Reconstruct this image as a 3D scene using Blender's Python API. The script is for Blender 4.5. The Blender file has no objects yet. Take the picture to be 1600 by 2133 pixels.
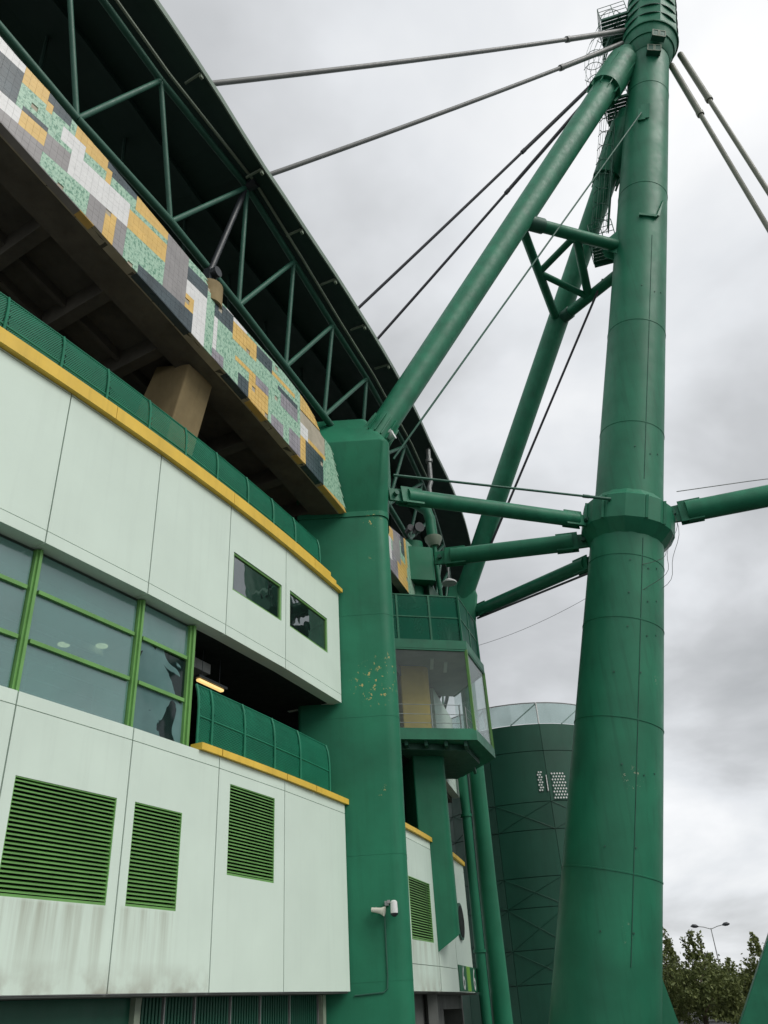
import bpy, bmesh, math, random
from mathutils import Vector, Matrix
random.seed(7)
rad = math.radians
C = bpy.context.scene.collection
SC = bpy.context.scene

# ------------------------------------------------------------------ camera
EYE, PITCH, ROLL = 1.65, rad(31.28), rad(-3.76)
cam_d = bpy.data.cameras.new('camera'); cam = bpy.data.objects.new('camera', cam_d); C.objects.link(cam)
cam_d.sensor_fit = 'VERTICAL'; cam_d.sensor_height = 36.0; cam_d.lens = 1727.0 / 2133.0 * 36.0
cam_d.clip_start = 0.05; cam_d.clip_end = 3000
_r, _u = Vector((1, 0, 0)), Vector((0, -math.sin(PITCH), math.cos(PITCH)))
_c, _s = math.cos(ROLL), math.sin(ROLL)
_right, _up = _r * _c + _u * _s, _u * _c - _r * _s
_back = _right.cross(_up)
cam.matrix_world = Matrix(((_right.x, _up.x, _back.x, 0), (_right.y, _up.y, _back.y, 0), (_right.z, _up.z, _back.z, EYE), (0, 0, 0, 1)))
SC.camera = cam

# ------------------------------------------------------------------ sky, sun, exposure
SUN_EL, SUN_AZ = rad(44), rad(124)          # azimuth clockwise from +Y: behind the viewer, to the right
world = bpy.data.worlds.new('World'); SC.world = world; world.use_nodes = True
nt = world.node_tree; N = nt.nodes; L = nt.links
bg = N['Background']
def wn(t, **k):
    n = N.new(t)
    for a, b in k.items(): setattr(n, a, b)
    return n
tc = wn('ShaderNodeTexCoord')
sep = wn('ShaderNodeSeparateXYZ'); L.new(tc.outputs['Generated'], sep.inputs[0])
absz = wn('ShaderNodeMath', operation='ABSOLUTE'); L.new(sep.outputs[2], absz.inputs[0])
den = wn('ShaderNodeMath', operation='ADD'); L.new(absz.outputs[0], den.inputs[0]); den.inputs[1].default_value = 0.32
def dv(i):
    m = wn('ShaderNodeMath', operation='DIVIDE'); L.new(sep.outputs[i], m.inputs[0]); L.new(den.outputs[0], m.inputs[1]); return m
cx, cy = dv(0), dv(1)
comb = wn('ShaderNodeCombineXYZ'); L.new(cx.outputs[0], comb.inputs[0]); L.new(cy.outputs[0], comb.inputs[1]); comb.inputs[2].default_value = 11.3
n1 = wn('ShaderNodeTexNoise'); n1.inputs['Scale'].default_value = 1.7; n1.inputs['Detail'].default_value = 6; n1.inputs['Roughness'].default_value = 0.5; n1.inputs['Distortion'].default_value = 0.2
L.new(comb.outputs[0], n1.inputs['Vector'])
ramp = wn('ShaderNodeValToRGB'); L.new(n1.outputs['Fac'], ramp.inputs[0])
ramp.color_ramp.elements[0].position = 0.28; ramp.color_ramp.elements[0].color = (0.36, 0.375, 0.385, 1)
ramp.color_ramp.elements[1].position = 0.72; ramp.color_ramp.elements[1].color = (0.93, 0.935, 0.94, 1)
e = ramp.color_ramp.elements.new(0.44); e.color = (0.525, 0.54, 0.555, 1)
e = ramp.color_ramp.elements.new(0.55); e.color = (0.71, 0.73, 0.755, 1)
sky = wn('ShaderNodeTexSky', sky_type='NISHITA'); sky.sun_disc = False; sky.sun_elevation = SUN_EL; sky.sun_rotation = SUN_AZ
skym = wn('ShaderNodeVectorMath', operation='SCALE'); L.new(sky.outputs[0], skym.inputs[0]); skym.inputs['Scale'].default_value = 0.07
mix = wn('ShaderNodeMix', data_type='RGBA'); mix.inputs['Factor'].default_value = 0.93
L.new(skym.outputs[0], mix.inputs[6]); L.new(ramp.outputs[0], mix.inputs[7])
L.new(mix.outputs[2], bg.inputs['Color']); bg.inputs['Strength'].default_value = 0.95

sun_d = bpy.data.lights.new('sun', 'SUN'); sun_d.energy = 1.5; sun_d.angle = rad(35); sun_d.color = (1.0, 0.97, 0.92)
sun = bpy.data.objects.new('sun', sun_d); C.objects.link(sun)
_dir = Vector((math.sin(SUN_AZ) * math.cos(SUN_EL), math.cos(SUN_AZ) * math.cos(SUN_EL), math.sin(SUN_EL)))
sun.rotation_euler = _dir.to_track_quat('Z', 'Y').to_euler()
SC.view_settings.view_transform = 'Standard'; SC.view_settings.look = 'None'; SC.view_settings.gamma = 1.0
SC.view_settings.use_curve_mapping = False; SC.view_settings.exposure = 0.30
SC.cycles.max_bounces = 6; SC.cycles.diffuse_bounces = 3; SC.cycles.glossy_bounces = 3; SC.cycles.transparent_max_bounces = 16

# the stadium's plan: rings round one centre; th in degrees, r in metres outwards of the white facade
CEN, R0 = Vector((-71.3046, 48.3112)), 74.627
def pol(th, r, z): a = rad(th); return Vector((CEN.x + (R0 + r) * math.cos(a), CEN.y + (R0 + r) * math.sin(a), z))

# ------------------------------------------------------------------ materials
def mat(name, col, rough=0.5, spec=0.5, metal=0.0, var=0.12, vscale=1.5, bump=0.0, bscale=30.0, streak=0.0, chips=None, stain=None, emit=None):
    m = bpy.data.materials.new(name); m.use_nodes = True
    t = m.node_tree; n = t.nodes; l = t.links; b = n['Principled BSDF']
    b.inputs['Roughness'].default_value = rough; b.inputs['Specular IOR Level'].default_value = spec; b.inputs['Metallic'].default_value = metal
    g = n.new('ShaderNodeNewGeometry')
    def noise(scale, det=4, vec=None, rgh=0.55):
        x = n.new('ShaderNodeTexNoise'); x.inputs['Scale'].default_value = scale; x.inputs['Detail'].default_value = det; x.inputs['Roughness'].default_value = rgh
        l.new(vec if vec else g.outputs['Position'], x.inputs['Vector']); return x.outputs['Fac']
    def mrange(v, a, bb, c=0.0, d=1.0):
        x = n.new('ShaderNodeMapRange'); x.inputs[1].default_value = a; x.inputs[2].default_value = bb; x.inputs[3].default_value = c; x.inputs[4].default_value = d
        l.new(v, x.inputs[0]); return x.outputs[0]
    def mul(a, bb):
        x = n.new('ShaderNodeMath'); x.operation = 'MULTIPLY'; l.new(a, x.inputs[0])
        if isinstance(bb, float): x.inputs[1].default_value = bb
        else: l.new(bb, x.inputs[1])
        return x.outputs[0]
    def mixc(f, a, bb):
        x = n.new('ShaderNodeMix'); x.data_type = 'RGBA'; l.new(f, x.inputs['Factor'])
        for i, v in ((6, a), (7, bb)):
            if isinstance(v, tuple): x.inputs[i].default_value = (*v, 1)
            else: l.new(v, x.inputs[i])
        return x.outputs[2]
    dark = tuple(c * (1 - var) for c in col); light = tuple(min(1, c * (1 + var)) for c in col)
    cur = mixc(mrange(noise(vscale), 0.3, 0.7), dark, light)
    vm = n.new('ShaderNodeVectorMath'); vm.operation = 'MULTIPLY'; l.new(g.outputs['Position'], vm.inputs[0]); vm.inputs[1].default_value = (3.2, 3.2, 0.16)
    if streak > 0:
        cur = mixc(mul(mrange(noise(1.6, 5, vm.outputs[0]), 0.52, 0.78), streak), cur, tuple(c * 0.55 for c in col))
    if stain:
        sp = n.new('ShaderNodeSeparateXYZ'); l.new(g.outputs['Position'], sp.inputs[0])
        ztop, zbot, amt, th_a, th_b = stain
        pa_, pb_ = pol(th_a, 0, 0), pol(th_b, 0, 0); ux_ = (pb_ - pa_).normalized()
        dt = n.new('ShaderNodeVectorMath'); dt.operation = 'DOT_PRODUCT'; l.new(g.outputs['Position'], dt.inputs[0]); dt.inputs[1].default_value = ux_
        sa, sb = pa_.dot(ux_), pb_.dot(ux_)
        inside = mul(mrange(dt.outputs['Value'], sa - .12, sa + .06), mrange(dt.outputs['Value'], sb - .05, sb + .06, 1.0, 0.0))
        run = mul(mrange(noise(1.15, 5, vm.outputs[0], 0.6), 0.42, 0.66), mrange(sp.outputs[2], ztop - 1.25, ztop, 0.12, 1.0))
        below = mul(inside, mrange(sp.outputs[2], ztop - 0.05, ztop + 0.03, 1.0, 0.0))
        cur = mixc(mul(mul(run, below), amt), cur, (0.33, 0.34, 0.26))
        foot = mul(mrange(sp.outputs[2], zbot, zbot + 0.45, 1.0, 0.0), mrange(noise(1.7, 4), 0.4, 0.6))
        cur = mixc(mul(foot, amt), cur, (0.36, 0.36, 0.29))
    if chips:
        cc, dens, spots = chips
        m1 = mrange(noise(0.55, 2), 0.70 - dens, 0.74 - dens)
        for cpt, crad in spots:
            ds = n.new('ShaderNodeVectorMath'); ds.operation = 'DISTANCE'; l.new(g.outputs['Position'], ds.inputs[0]); ds.inputs[1].default_value = cpt
            mx_ = n.new('ShaderNodeMath'); mx_.operation = 'MAXIMUM'; l.new(m1, mx_.inputs[0]); l.new(mrange(ds.outputs['Value'], crad * .5, crad, 1.0, 0.0), mx_.inputs[1]); m1 = mx_.outputs[0]
        m2 = mrange(noise(8.0, 5, None, 0.72), 0.60, 0.615)
        cur = mixc(mul(m1, m2), cur, cc)
    l.new(cur, b.inputs['Base Color'])
    if rough > 0.2:
        l.new(mrange(noise(vscale * 3), 0.3, 0.7, rough * 0.85, min(1, rough * 1.15)), b.inputs['Roughness'])
    if bump > 0:
        bm_ = n.new('ShaderNodeBump'); bm_.inputs['Strength'].default_value = bump; bm_.inputs['Distance'].default_value = 0.01
        l.new(noise(bscale, 4), bm_.inputs['Height']); l.new(bm_.outputs[0], b.inputs['Normal'])
    if emit:
        b.inputs['Emission Color'].default_value = (*emit[0], 1); b.inputs['Emission Strength'].default_value = emit[1]
    return m
M = {}
GREEN = (0.018, 0.176, 0.094)
M['panel'] = mat('white_panel_paint', (0.68, 0.80, 0.70), 0.55, 0.35, var=0.035, vscale=0.7, bump=0.06, bscale=6, streak=0.10)
M['panel_stained'] = mat('white_panel_paint_stained', (0.67, 0.79, 0.69), 0.6, 0.3, var=0.04, vscale=0.8, bump=0.06, bscale=6, streak=0.16, stain=(3.41, 2.19, 0.8, -28.66, -27.02))
M['panel_stained_b'] = mat('white_panel_paint_stained_b', (0.67, 0.79, 0.69), 0.6, 0.3, var=0.04, vscale=0.8, bump=0.06, bscale=6, streak=0.12, stain=(3.43, 2.19, 0.72, -26.8, -25.72))
M['panel_stained_c'] = mat('white_panel_paint_stained_c', (0.61, 0.735, 0.645), 0.6, 0.3, var=0.05, vscale=0.8, bump=0.06, bscale=6, streak=0.25, stain=(3.44, 2.19, 0.6, -18.3, -15.6))
M['backing'] = mat('joint_backing', (0.17, 0.19, 0.17), 0.8)
M['green'] = mat('green_mast_paint', GREEN, 0.48, 0.36, var=0.20, vscale=0.55, bump=0.10, bscale=5, streak=0.50, chips=((0.42, 0.42, 0.30), 0.0, [((7.0, 25.9, 7.4), .4)]))
M['green_col'] = mat('green_column_paint', (0.016, 0.176, 0.092), 0.55, 0.28, var=0.20, vscale=0.6, bump=0.20, bscale=9, streak=0.35, chips=((0.55, 0.45, 0.16), 0.0, [((-.55, 22.0, 9.55), .75), ((-.3, 22.0, 10.1), .4), ((-.4, 22.0, 6.6), .25), ((-.4, 21.9, 14.8), .4)]))
M['green_tube'] = mat('green_tube_paint', (0.020, 0.178, 0.096), 0.48, 0.33, var=0.2, vscale=1.6, streak=0.3)
M['green_dark'] = mat('dark_green_truss_paint', (0.028, 0.115, 0.076), 0.5, 0.4, var=0.15, vscale=2)
M['green_panel'] = mat('dark_green_cladding', (0.009, 0.078, 0.046), 0.5, 0.4, var=0.16, vscale=0.5, streak=0.35)
M['green_fence'] = mat('green_fence_paint', (0.010, 0.180, 0.098), 0.5, 0.3, var=0.12, vscale=2)
M['lime'] = mat('light_green_frame_paint', (0.15, 0.345, 0.095), 0.45, 0.4, var=0.12, vscale=2, streak=0.2)
M['yellow'] = mat('yellow_coping_paint', (0.78, 0.52, 0.07), 0.55, 0.4, var=0.10, vscale=1.2, bump=0.1, bscale=8, streak=0.35)
M['yellow_dark'] = mat('ochre_paint', (0.62, 0.42, 0.10), 0.6, 0.3, var=0.12)
M['roof_under'] = mat('dark_green_roof_sheet', (0.020, 0.050, 0.038), 0.6, 0.3, var=0.15, vscale=0.6)
M['roof_edge'] = mat('pale_roof_edge_flashing', (0.16, 0.22, 0.17), 0.5, 0.4, var=0.1)
M['gutter'] = mat('weathered_gutter_metal', (0.22, 0.27, 0.20), 0.5, 0.4, var=0.2)
M['concrete'] = mat('weathered_concrete', (0.125, 0.118, 0.098), 0.85, 0.2, var=0.25, vscale=1.2, bump=0.25, bscale=12, streak=0.4)
M['concrete_tan'] = mat('tan_concrete', (0.27, 0.21, 0.11), 0.8, 0.2, var=0.18, vscale=1.5, bump=0.2, bscale=10, streak=0.3)
M['concrete_grey'] = mat('grey_concrete', (0.16, 0.17, 0.16), 0.85, 0.2, var=0.2, vscale=1.2, bump=0.2, bscale=10, streak=0.3)
M['grout'] = mat('tile_grout', (0.45, 0.45, 0.42), 0.9, 0.1, var=0.15, vscale=4)
M['bare'] = mat('bare_render_patch', (0.45, 0.41, 0.32), 0.9, 0.1, var=0.15, vscale=3, bump=0.5, bscale=8)
M['tile_w'] = mat('white_tile', (0.80, 0.80, 0.78), 0.3, 0.5, var=0.06, vscale=5)
M['tile_n'] = mat('navy_tile', (0.050, 0.075, 0.085), 0.3, 0.5, var=0.35, vscale=2.2)
M['tile_y'] = mat('yellow_tile', (0.76, 0.50, 0.14), 0.32, 0.5, var=0.10, vscale=3)
M['tile_g'] = mat('grey_tile', (0.30, 0.285, 0.28), 0.35, 0.5, var=0.10, vscale=3)
M['tile_p'] = mat('lilac_grey_tile', (0.30, 0.28, 0.31), 0.35, 0.5, var=0.22, vscale=4)
M['steel_black'] = mat('black_steel', (0.025, 0.03, 0.035), 0.45, 0.5, var=0.2)
M['steel'] = mat('galvanised_steel', (0.33, 0.34, 0.33), 0.4, 0.5, metal=0.4, var=0.15, vscale=4)
M['cable'] = mat('grey_cable_sheath', (0.22, 0.225, 0.215), 0.45, 0.5, var=0.12, vscale=2)
M['cable_tan'] = mat('olive_grey_cable_sheath', (0.20, 0.21, 0.16), 0.45, 0.5, var=0.12, vscale=2)
M['cable_dark'] = mat('dark_cable_sheath', (0.06, 0.06, 0.068), 0.45, 0.5, var=0.12, vscale=2)
M['wire'] = mat('dark_wire', (0.05, 0.055, 0.05), 0.6)
M['plastic'] = mat('off_white_plastic', (0.62, 0.60, 0.52), 0.4, 0.5, var=0.06)
M['white'] = mat('white_enamel', (0.75, 0.76, 0.74), 0.4, 0.5, var=0.05)
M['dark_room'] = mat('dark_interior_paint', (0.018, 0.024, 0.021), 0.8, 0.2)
M['room_grey'] = mat('room_wall_paint', (0.30, 0.34, 0.33), 0.7, 0.2)
M['asphalt'] = mat('asphalt', (0.055, 0.055, 0.055), 0.9, 0.2, var=0.2, vscale=0.5, bump=0.4, bscale=60)
M['paving'] = mat('paving', (0.24, 0.235, 0.22), 0.85, 0.2, var=0.15, vscale=0.8)
M['bark'] = mat('bark', (0.09, 0.07, 0.05), 0.9, 0.1, var=0.3, vscale=6)
M['lamp_on'] = mat('lit_fluorescent_tube', (0.9, 0.75, 0.45), 0.5, emit=((1.0, 0.66, 0.24), 0.85))
M['down_on'] = mat('lit_downlight', (0.9, 0.8, 0.6), 0.5, emit=((1.0, 0.80, 0.5), 1.2))
M['sign_green'] = mat('sign_green_film', (0.015, 0.13, 0.06), 0.4)
M['sign_lime'] = mat('sign_lime_film', (0.22, 0.48, 0.05), 0.4)

def mat_leaf(name, c1, c2):
    m = bpy.data.materials.new(name); m.use_nodes = True; t = m.node_tree; n = t.nodes; l = t.links; b = n['Principled BSDF']
    b.inputs['Roughness'].default_value = 0.6; b.inputs['Specular IOR Level'].default_value = 0.3
    g = n.new('ShaderNodeNewGeometry'); r = n.new('ShaderNodeValToRGB'); l.new(g.outputs['Random Per Island'], r.inputs[0])
    r.color_ramp.elements[0].color = (*c1, 1); r.color_ramp.elements[1].color = (*c2, 1); l.new(r.outputs[0], b.inputs['Base Color'])
    tr = n.new('ShaderNodeBsdfTranslucent'); l.new(r.outputs[0], tr.inputs[0]); mx = n.new('ShaderNodeMixShader'); mx.inputs[0].default_value = 0.25
    l.new(b.outputs[0], mx.inputs[1]); l.new(tr.outputs[0], mx.inputs[2]); l.new(mx.outputs[0], n['Material Output'].inputs[0])
    return m
M['leaf_a'] = mat_leaf('olive_leaves', (0.075, 0.10, 0.03), (0.20, 0.23, 0.08))
M['leaf_b'] = mat_leaf('green_leaves', (0.08, 0.11, 0.03), (0.23, 0.26, 0.09))

def mat_speckle():
    m = bpy.data.materials.new('green_flecked_tile'); m.use_nodes = True; t = m.node_tree; n = t.nodes; l = t.links; b = n['Principled BSDF']
    b.inputs['Roughness'].default_value = 0.32
    g = n.new('ShaderNodeNewGeometry'); v = n.new('ShaderNodeVectorMath'); v.operation = 'MULTIPLY'; l.new(g.outputs['Position'], v.inputs[0]); v.inputs[1].default_value = (1, 1, 0.75)
    x = n.new('ShaderNodeTexNoise'); x.inputs['Scale'].default_value = 15; x.inputs['Detail'].default_value = 3; x.inputs['Roughness'].default_value = 0.7; l.new(v.outputs[0], x.inputs['Vector'])
    r = n.new('ShaderNodeValToRGB'); l.new(x.outputs['Fac'], r.inputs[0])
    r.color_ramp.elements[0].position = 0.40; r.color_ramp.elements[0].color = (0.13, 0.31, 0.20, 1)
    r.color_ramp.elements[1].position = 0.56; r.color_ramp.elements[1].color = (0.42, 0.63, 0.47, 1)
    e = r.color_ramp.elements.new(0.47); e.color = (0.33, 0.54, 0.40, 1)
    l.new(r.outputs[0], b.inputs['Base Color']); return m
M['tile_m'] = mat_speckle()

def mat_glass(name, film, film_amt, tint, gloss_amt, rough=0.03, torn=False):
    m = bpy.data.materials.new(name); m.use_nodes = True; t = m.node_tree; n = t.nodes; l = t.links; n.remove(n['Principled BSDF'])
    tr = n.new('ShaderNodeBsdfTransparent'); tr.inputs[0].default_value = (*tint, 1)
    gl = n.new('ShaderNodeBsdfGlossy'); gl.inputs['Color'].default_value = (0.9, 0.95, 0.95, 1); gl.inputs['Roughness'].default_value = rough
    df = n.new('ShaderNodeBsdfDiffuse')
    wv_ = n.new('ShaderNodeTexNoise'); wv_.inputs['Scale'].default_value = 1.3; gp_ = n.new('ShaderNodeNewGeometry'); l.new(gp_.outputs['Position'], wv_.inputs['Vector']); wb = n.new('ShaderNodeBump'); wb.inputs['Strength'].default_value = 0.15; wb.inputs['Distance'].default_value = 0.05; l.new(wv_.outputs['Fac'], wb.inputs['Height']); l.new(wb.outputs[0], gl.inputs['Normal'])
    g = n.new('ShaderNodeNewGeometry'); x = n.new('ShaderNodeTexNoise'); x.inputs['Scale'].default_value = 0.9; x.inputs['Detail'].default_value = 5; l.new(g.outputs['Position'], x.inputs['Vector'])
    mr = n.new('ShaderNodeMapRange'); mr.inputs[1].default_value = 0.3; mr.inputs[2].default_value = 0.7; mr.inputs[3].default_value = film_amt * 0.75; mr.inputs[4].default_value = film_amt * 1.25; l.new(x.outputs['Fac'], mr.inputs[0])
    df.inputs[0].default_value = (*film, 1); famt = mr.outputs[0]
    if torn:
        x2 = n.new('ShaderNodeTexNoise'); x2.inputs['Scale'].default_value = 1.1; x2.inputs['Detail'].default_value = 3; x2.inputs['Roughness'].default_value = 0.45; x2.inputs['Distortion'].default_value = 0.8; l.new(g.outputs['Position'], x2.inputs['Vector'])
        st = n.new('ShaderNodeMapRange'); st.inputs[1].default_value = 0.497; st.inputs[2].default_value = 0.505; st.inputs[3].default_value = 1.0; st.inputs[4].default_value = 0.06; l.new(x2.outputs['Fac'], st.inputs[0])
        fm = n.new('ShaderNodeMath'); fm.operation = 'MULTIPLY'; l.new(mr.outputs[0], fm.inputs[0]); l.new(st.outputs[0], fm.inputs[1]); famt = fm.outputs[0]
    lw = n.new('ShaderNodeLayerWeight'); lw.inputs[0].default_value = 0.5; pw = n.new('ShaderNodeMath'); pw.operation = 'POWER'; l.new(lw.outputs['Facing'], pw.inputs[0]); pw.inputs[1].default_value = 4.0
    ma = n.new('ShaderNodeMath'); ma.operation = 'MULTIPLY_ADD'; l.new(pw.outputs[0], ma.inputs[0]); ma.inputs[1].default_value = (1 - gloss_amt) * 0.55; ma.inputs[2].default_value = gloss_amt
    m1 = n.new('ShaderNodeMixShader'); l.new(ma.outputs[0], m1.inputs[0]); l.new(tr.outputs[0], m1.inputs[1]); l.new(gl.outputs[0], m1.inputs[2])
    m2 = n.new('ShaderNodeMixShader'); l.new(famt, m2.inputs[0]); l.new(m1.outputs[0], m2.inputs[1]); l.new(df.outputs[0], m2.inputs[2])
    l.new(m2.outputs[0], n['Material Output'].inputs[0]); return m
M['glass_frost'] = mat_glass('frosted_window_glass', (0.20, 0.39, 0.36), 0.36, (0.68, 0.86, 0.83), 0.24, 0.10)
M['glass_torn'] = mat_glass('peeling_film_glass', (0.20, 0.36, 0.35), 0.55, (0.30, 0.40, 0.40), 0.05, 0.05, torn=True)
M['glass_dark'] = mat_glass('dark_window_glass', (0.12, 0.16, 0.16), 0.05, (0.26, 0.33, 0.33), 0.26, 0.02)
M['glass_clear'] = mat_glass('clear_booth_glass', (0.36, 0.38, 0.36), 0.07, (0.95, 0.985, 0.98), 0.02, 0.02)
M['glass_parapet'] = mat_glass('parapet_glass', (0.36, 0.44, 0.43), 0.22, (0.80, 0.88, 0.86), 0.04, 0.05)
M['mesh_screen'] = mat_glass('fine_green_mesh_screen', (0.016, 0.14, 0.085), 0.72, (0.75, 0.85, 0.8), 0.02, 0.4)

# ------------------------------------------------------------------ building helpers
BASE = {}                                     # world position of each object's origin
class MB:
    def __init__(s): s.v = []; s.f = []
    def hexa(s, p):                           # p: 8 corners, bottom ring then top ring
        o = len(s.v); s.v += [tuple(q) for q in p]
        s.f += [tuple(o + i for i in f) for f in ((0, 3, 2, 1), (4, 5, 6, 7), (0, 1, 5, 4), (1, 2, 6, 5), (2, 3, 7, 6), (3, 0, 4, 7))]; return s
    def box(s, f, a0, a1, b0, b1, z0, z1):
        return s.hexa([f(a0, b0, z0), f(a1, b0, z0), f(a1, b1, z0), f(a0, b1, z0), f(a0, b0, z1), f(a1, b0, z1), f(a1, b1, z1), f(a0, b1, z1)])
    def loft(s, rings, caps=True, closed=True):
        o = len(s.v); n = len(rings[0])
        for r in rings: s.v += [tuple(q) for q in r]
        for k in range(len(rings) - 1):
            for i in range(n if closed else n - 1):
                j = (i + 1) % n; s.f.append((o + k * n + i, o + k * n + j, o + (k + 1) * n + j, o + (k + 1) * n + i))
        if caps:
            s.f.append(tuple(o + i for i in reversed(range(n)))); s.f.append(tuple(o + (len(rings) - 1) * n + i for i in range(n)))
        return s
    def tube(s, path, rs, seg=12, caps=True):
        path = [Vector(p) for p in path]
        if not isinstance(rs, (list, tuple)): rs = [rs] * len(path)
        rings = []; ref = None
        for i, p in enumerate(path):
            d = (path[min(i + 1, len(path) - 1)] - path[max(i - 1, 0)]).normalized()
            if ref is None: ref = d.orthogonal().normalized()
            a = (ref - d * ref.dot(d)).normalized(); b = d.cross(a); ref = a
            rings.append([p + (a * math.cos(t) + b * math.sin(t)) * rs[i] for t in (2 * math.pi * k / seg for k in range(seg))])
        return s.loft(rings, caps)
    def bar(s, a, b, w, h, up=(0, 0, 1)):
        a = Vector(a); b = Vector(b); d = (b - a).normalized(); x = d.cross(Vector(up)).normalized(); y = x.cross(d)
        q = lambda p, i, j: p + x * (w / 2 * i) + y * (h / 2 * j)
        return s.hexa([q(a, -1, -1), q(a, 1, -1), q(b, 1, -1), q(b, -1, -1), q(a, -1, 1), q(a, 1, 1), q(b, 1, 1), q(b, -1, 1)])
    def quad(s, *p):
        o = len(s.v); s.v += [tuple(q) for q in p]; s.f.append(tuple(range(o, o + len(p)))); return s
    def mesh(s, name, base=(0, 0, 0), smooth=False, recalc=True):
        me = bpy.data.meshes.new(name); me.from_pydata([(x - base[0], y - base[1], z - base[2]) for x, y, z in s.v], [], s.f)
        if recalc:
            bm = bmesh.new(); bm.from_mesh(me); bmesh.ops.recalc_face_normals(bm, faces=bm.faces); bm.to_mesh(me); bm.free()
        if smooth:
            me.polygons.foreach_set('use_smooth', [True] * len(me.polygons)); me.set_sharp_from_angle(angle=rad(38))
        return me
    def build(s, name, m, parent=None, smooth=False, recalc=True, bevel=0):
        base = BASE[parent.name] if parent else (0, 0, 0)
        me = s.mesh(name, base, smooth, recalc); me.materials.append(M[m] if isinstance(m, str) else m)
        o = bpy.data.objects.new(name, me); C.objects.link(o)
        if parent: o.parent = parent
        BASE[o.name] = base
        if bevel:
            md = o.modifiers.new('bevel', 'BEVEL'); md.width = bevel; md.segments = 2; md.limit_method = 'ANGLE'; md.angle_limit = rad(40)
        return o
def tag(o, label, cat, group=None, kind=None):
    o['label'] = label; o['category'] = cat
    if group: o['group'] = group
    if kind: o['kind'] = kind
    return o
def thing(name, label, cat, loc, group=None):
    o = bpy.data.objects.new(name, None); C.objects.link(o); o.location = loc; o.empty_display_size = 0.3
    BASE[o.name] = tuple(loc); return tag(o, label, cat, group)
def inst(me, name, parent, loc, rot=0.0):     # another copy of a shared mesh, placed in the world
    o = bpy.data.objects.new(name, me); C.objects.link(o); o.parent = parent
    b = BASE[parent.name]; o.location = (loc[0] - b[0], loc[1] - b[1], loc[2] - b[2]); o.rotation_euler = (0, 0, rot); BASE[o.name] = tuple(loc); return o

def ringf(th, r, z): return pol(th, r, z)
def frame(th0, th1, r=0.0):
    a, b = pol(th0, r, 0), pol(th1, r, 0); ux = (b - a).normalized(); n = Vector((ux.y, -ux.x, 0)); w = (b - a).length
    f = lambda s, o, z: a + ux * s + n * o + Vector((0, 0, z)); f.w = w; f.rot = math.atan2(ux.y, ux.x); f.ux = ux; f.n = n; f.a = a; return f
def interp(tab, x):
    if x <= tab[0][0]: (x0, y0), (x1, y1) = tab[0], tab[1]
    elif x >= tab[-1][0]: (x0, y0), (x1, y1) = tab[-2], tab[-1]
    else:
        for k in range(len(tab) - 1):
            if tab[k][0] <= x <= tab[k + 1][0]: (x0, y0), (x1, y1) = tab[k], tab[k + 1]; break
    return y0 + (y1 - y0) * (x - x0) / (x1 - x0)
def frange(a, b, st):
    n = max(1, round((b - a) / st)); return [a + (b - a) * i / n for i in range(n + 1)]
def ringband(mb, th0, th1, r0, r1, z0, z1, st=0.6):
    ts = frange(th0, th1, st); zz = lambda z, t: z(t) if callable(z) else z
    mb.loft([[pol(t, r0, zz(z0, t)), pol(t, r1, zz(z0, t)), pol(t, r1, zz(z1, t)), pol(t, r0, zz(z1, t))] for t in ts]); return mb
W = lambda x, y, z: Vector((x, y, z))

# ------------------------------------------------------------------ ground
g = MB(); g.quad((-900, -500, 0), (900, -500, 0), (900, 1500, 0), (-900, 1500, 0)); o = g.build('ground', 'asphalt'); o['kind'] = 'structure'; o['label'] = 'grey asphalt forecourt around the stadium'
mb = MB(); ringband(mb, -50, 10, -1.0, 3.2, 0.0, 0.13, 1.0); o = mb.build('pavement', 'paving'); o['kind'] = 'structure'; o['label'] = 'raised paved strip along the stadium foot'

# ------------------------------------------------------------------ white facade
SEAM = [-34.53, -32.62, -30.70, -28.79, -26.87, -24.96, -23.05, -20.69]
def panel(parent, th0, th1, z0, z1, m, hole=None, r=0.0, thick=0.12, gap=0.014):
    f = frame(th0, th1, r); mb = MB(); a, b = gap, f.w - gap; t = -thick
    if not hole: mb.box(f, a, b, t, 0, z0, z1)
    else:
        h0, h1, hz0, hz1 = hole; s0 = (h0 - th0) / (th1 - th0) * f.w; s1 = (h1 - th0) / (th1 - th0) * f.w
        p = [(a, z0), (b, z0), (b, z1), (a, z1)]; q = [(s0, hz0), (s1, hz0), (s1, hz1), (s0, hz1)]
        for k in range(4):
            j = (k + 1) % 4
            mb.quad(f(*(p[k][0], 0, p[k][1])), f(p[j][0], 0, p[j][1]), f(q[j][0], 0, q[j][1]), f(q[k][0], 0, q[k][1]))
            mb.quad(f(q[k][0], 0, q[k][1]), f(q[j][0], 0, q[j][1]), f(q[j][0], t, q[j][1]), f(q[k][0], t, q[k][1]))
            mb.quad(f(p[j][0], 0, p[j][1]), f(p[k][0], 0, p[k][1]), f(p[k][0], t, p[k][1]), f(p[j][0], t, p[j][1]))
    return mb.build('wall_panel', m, parent, recalc=(hole is None))
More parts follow.
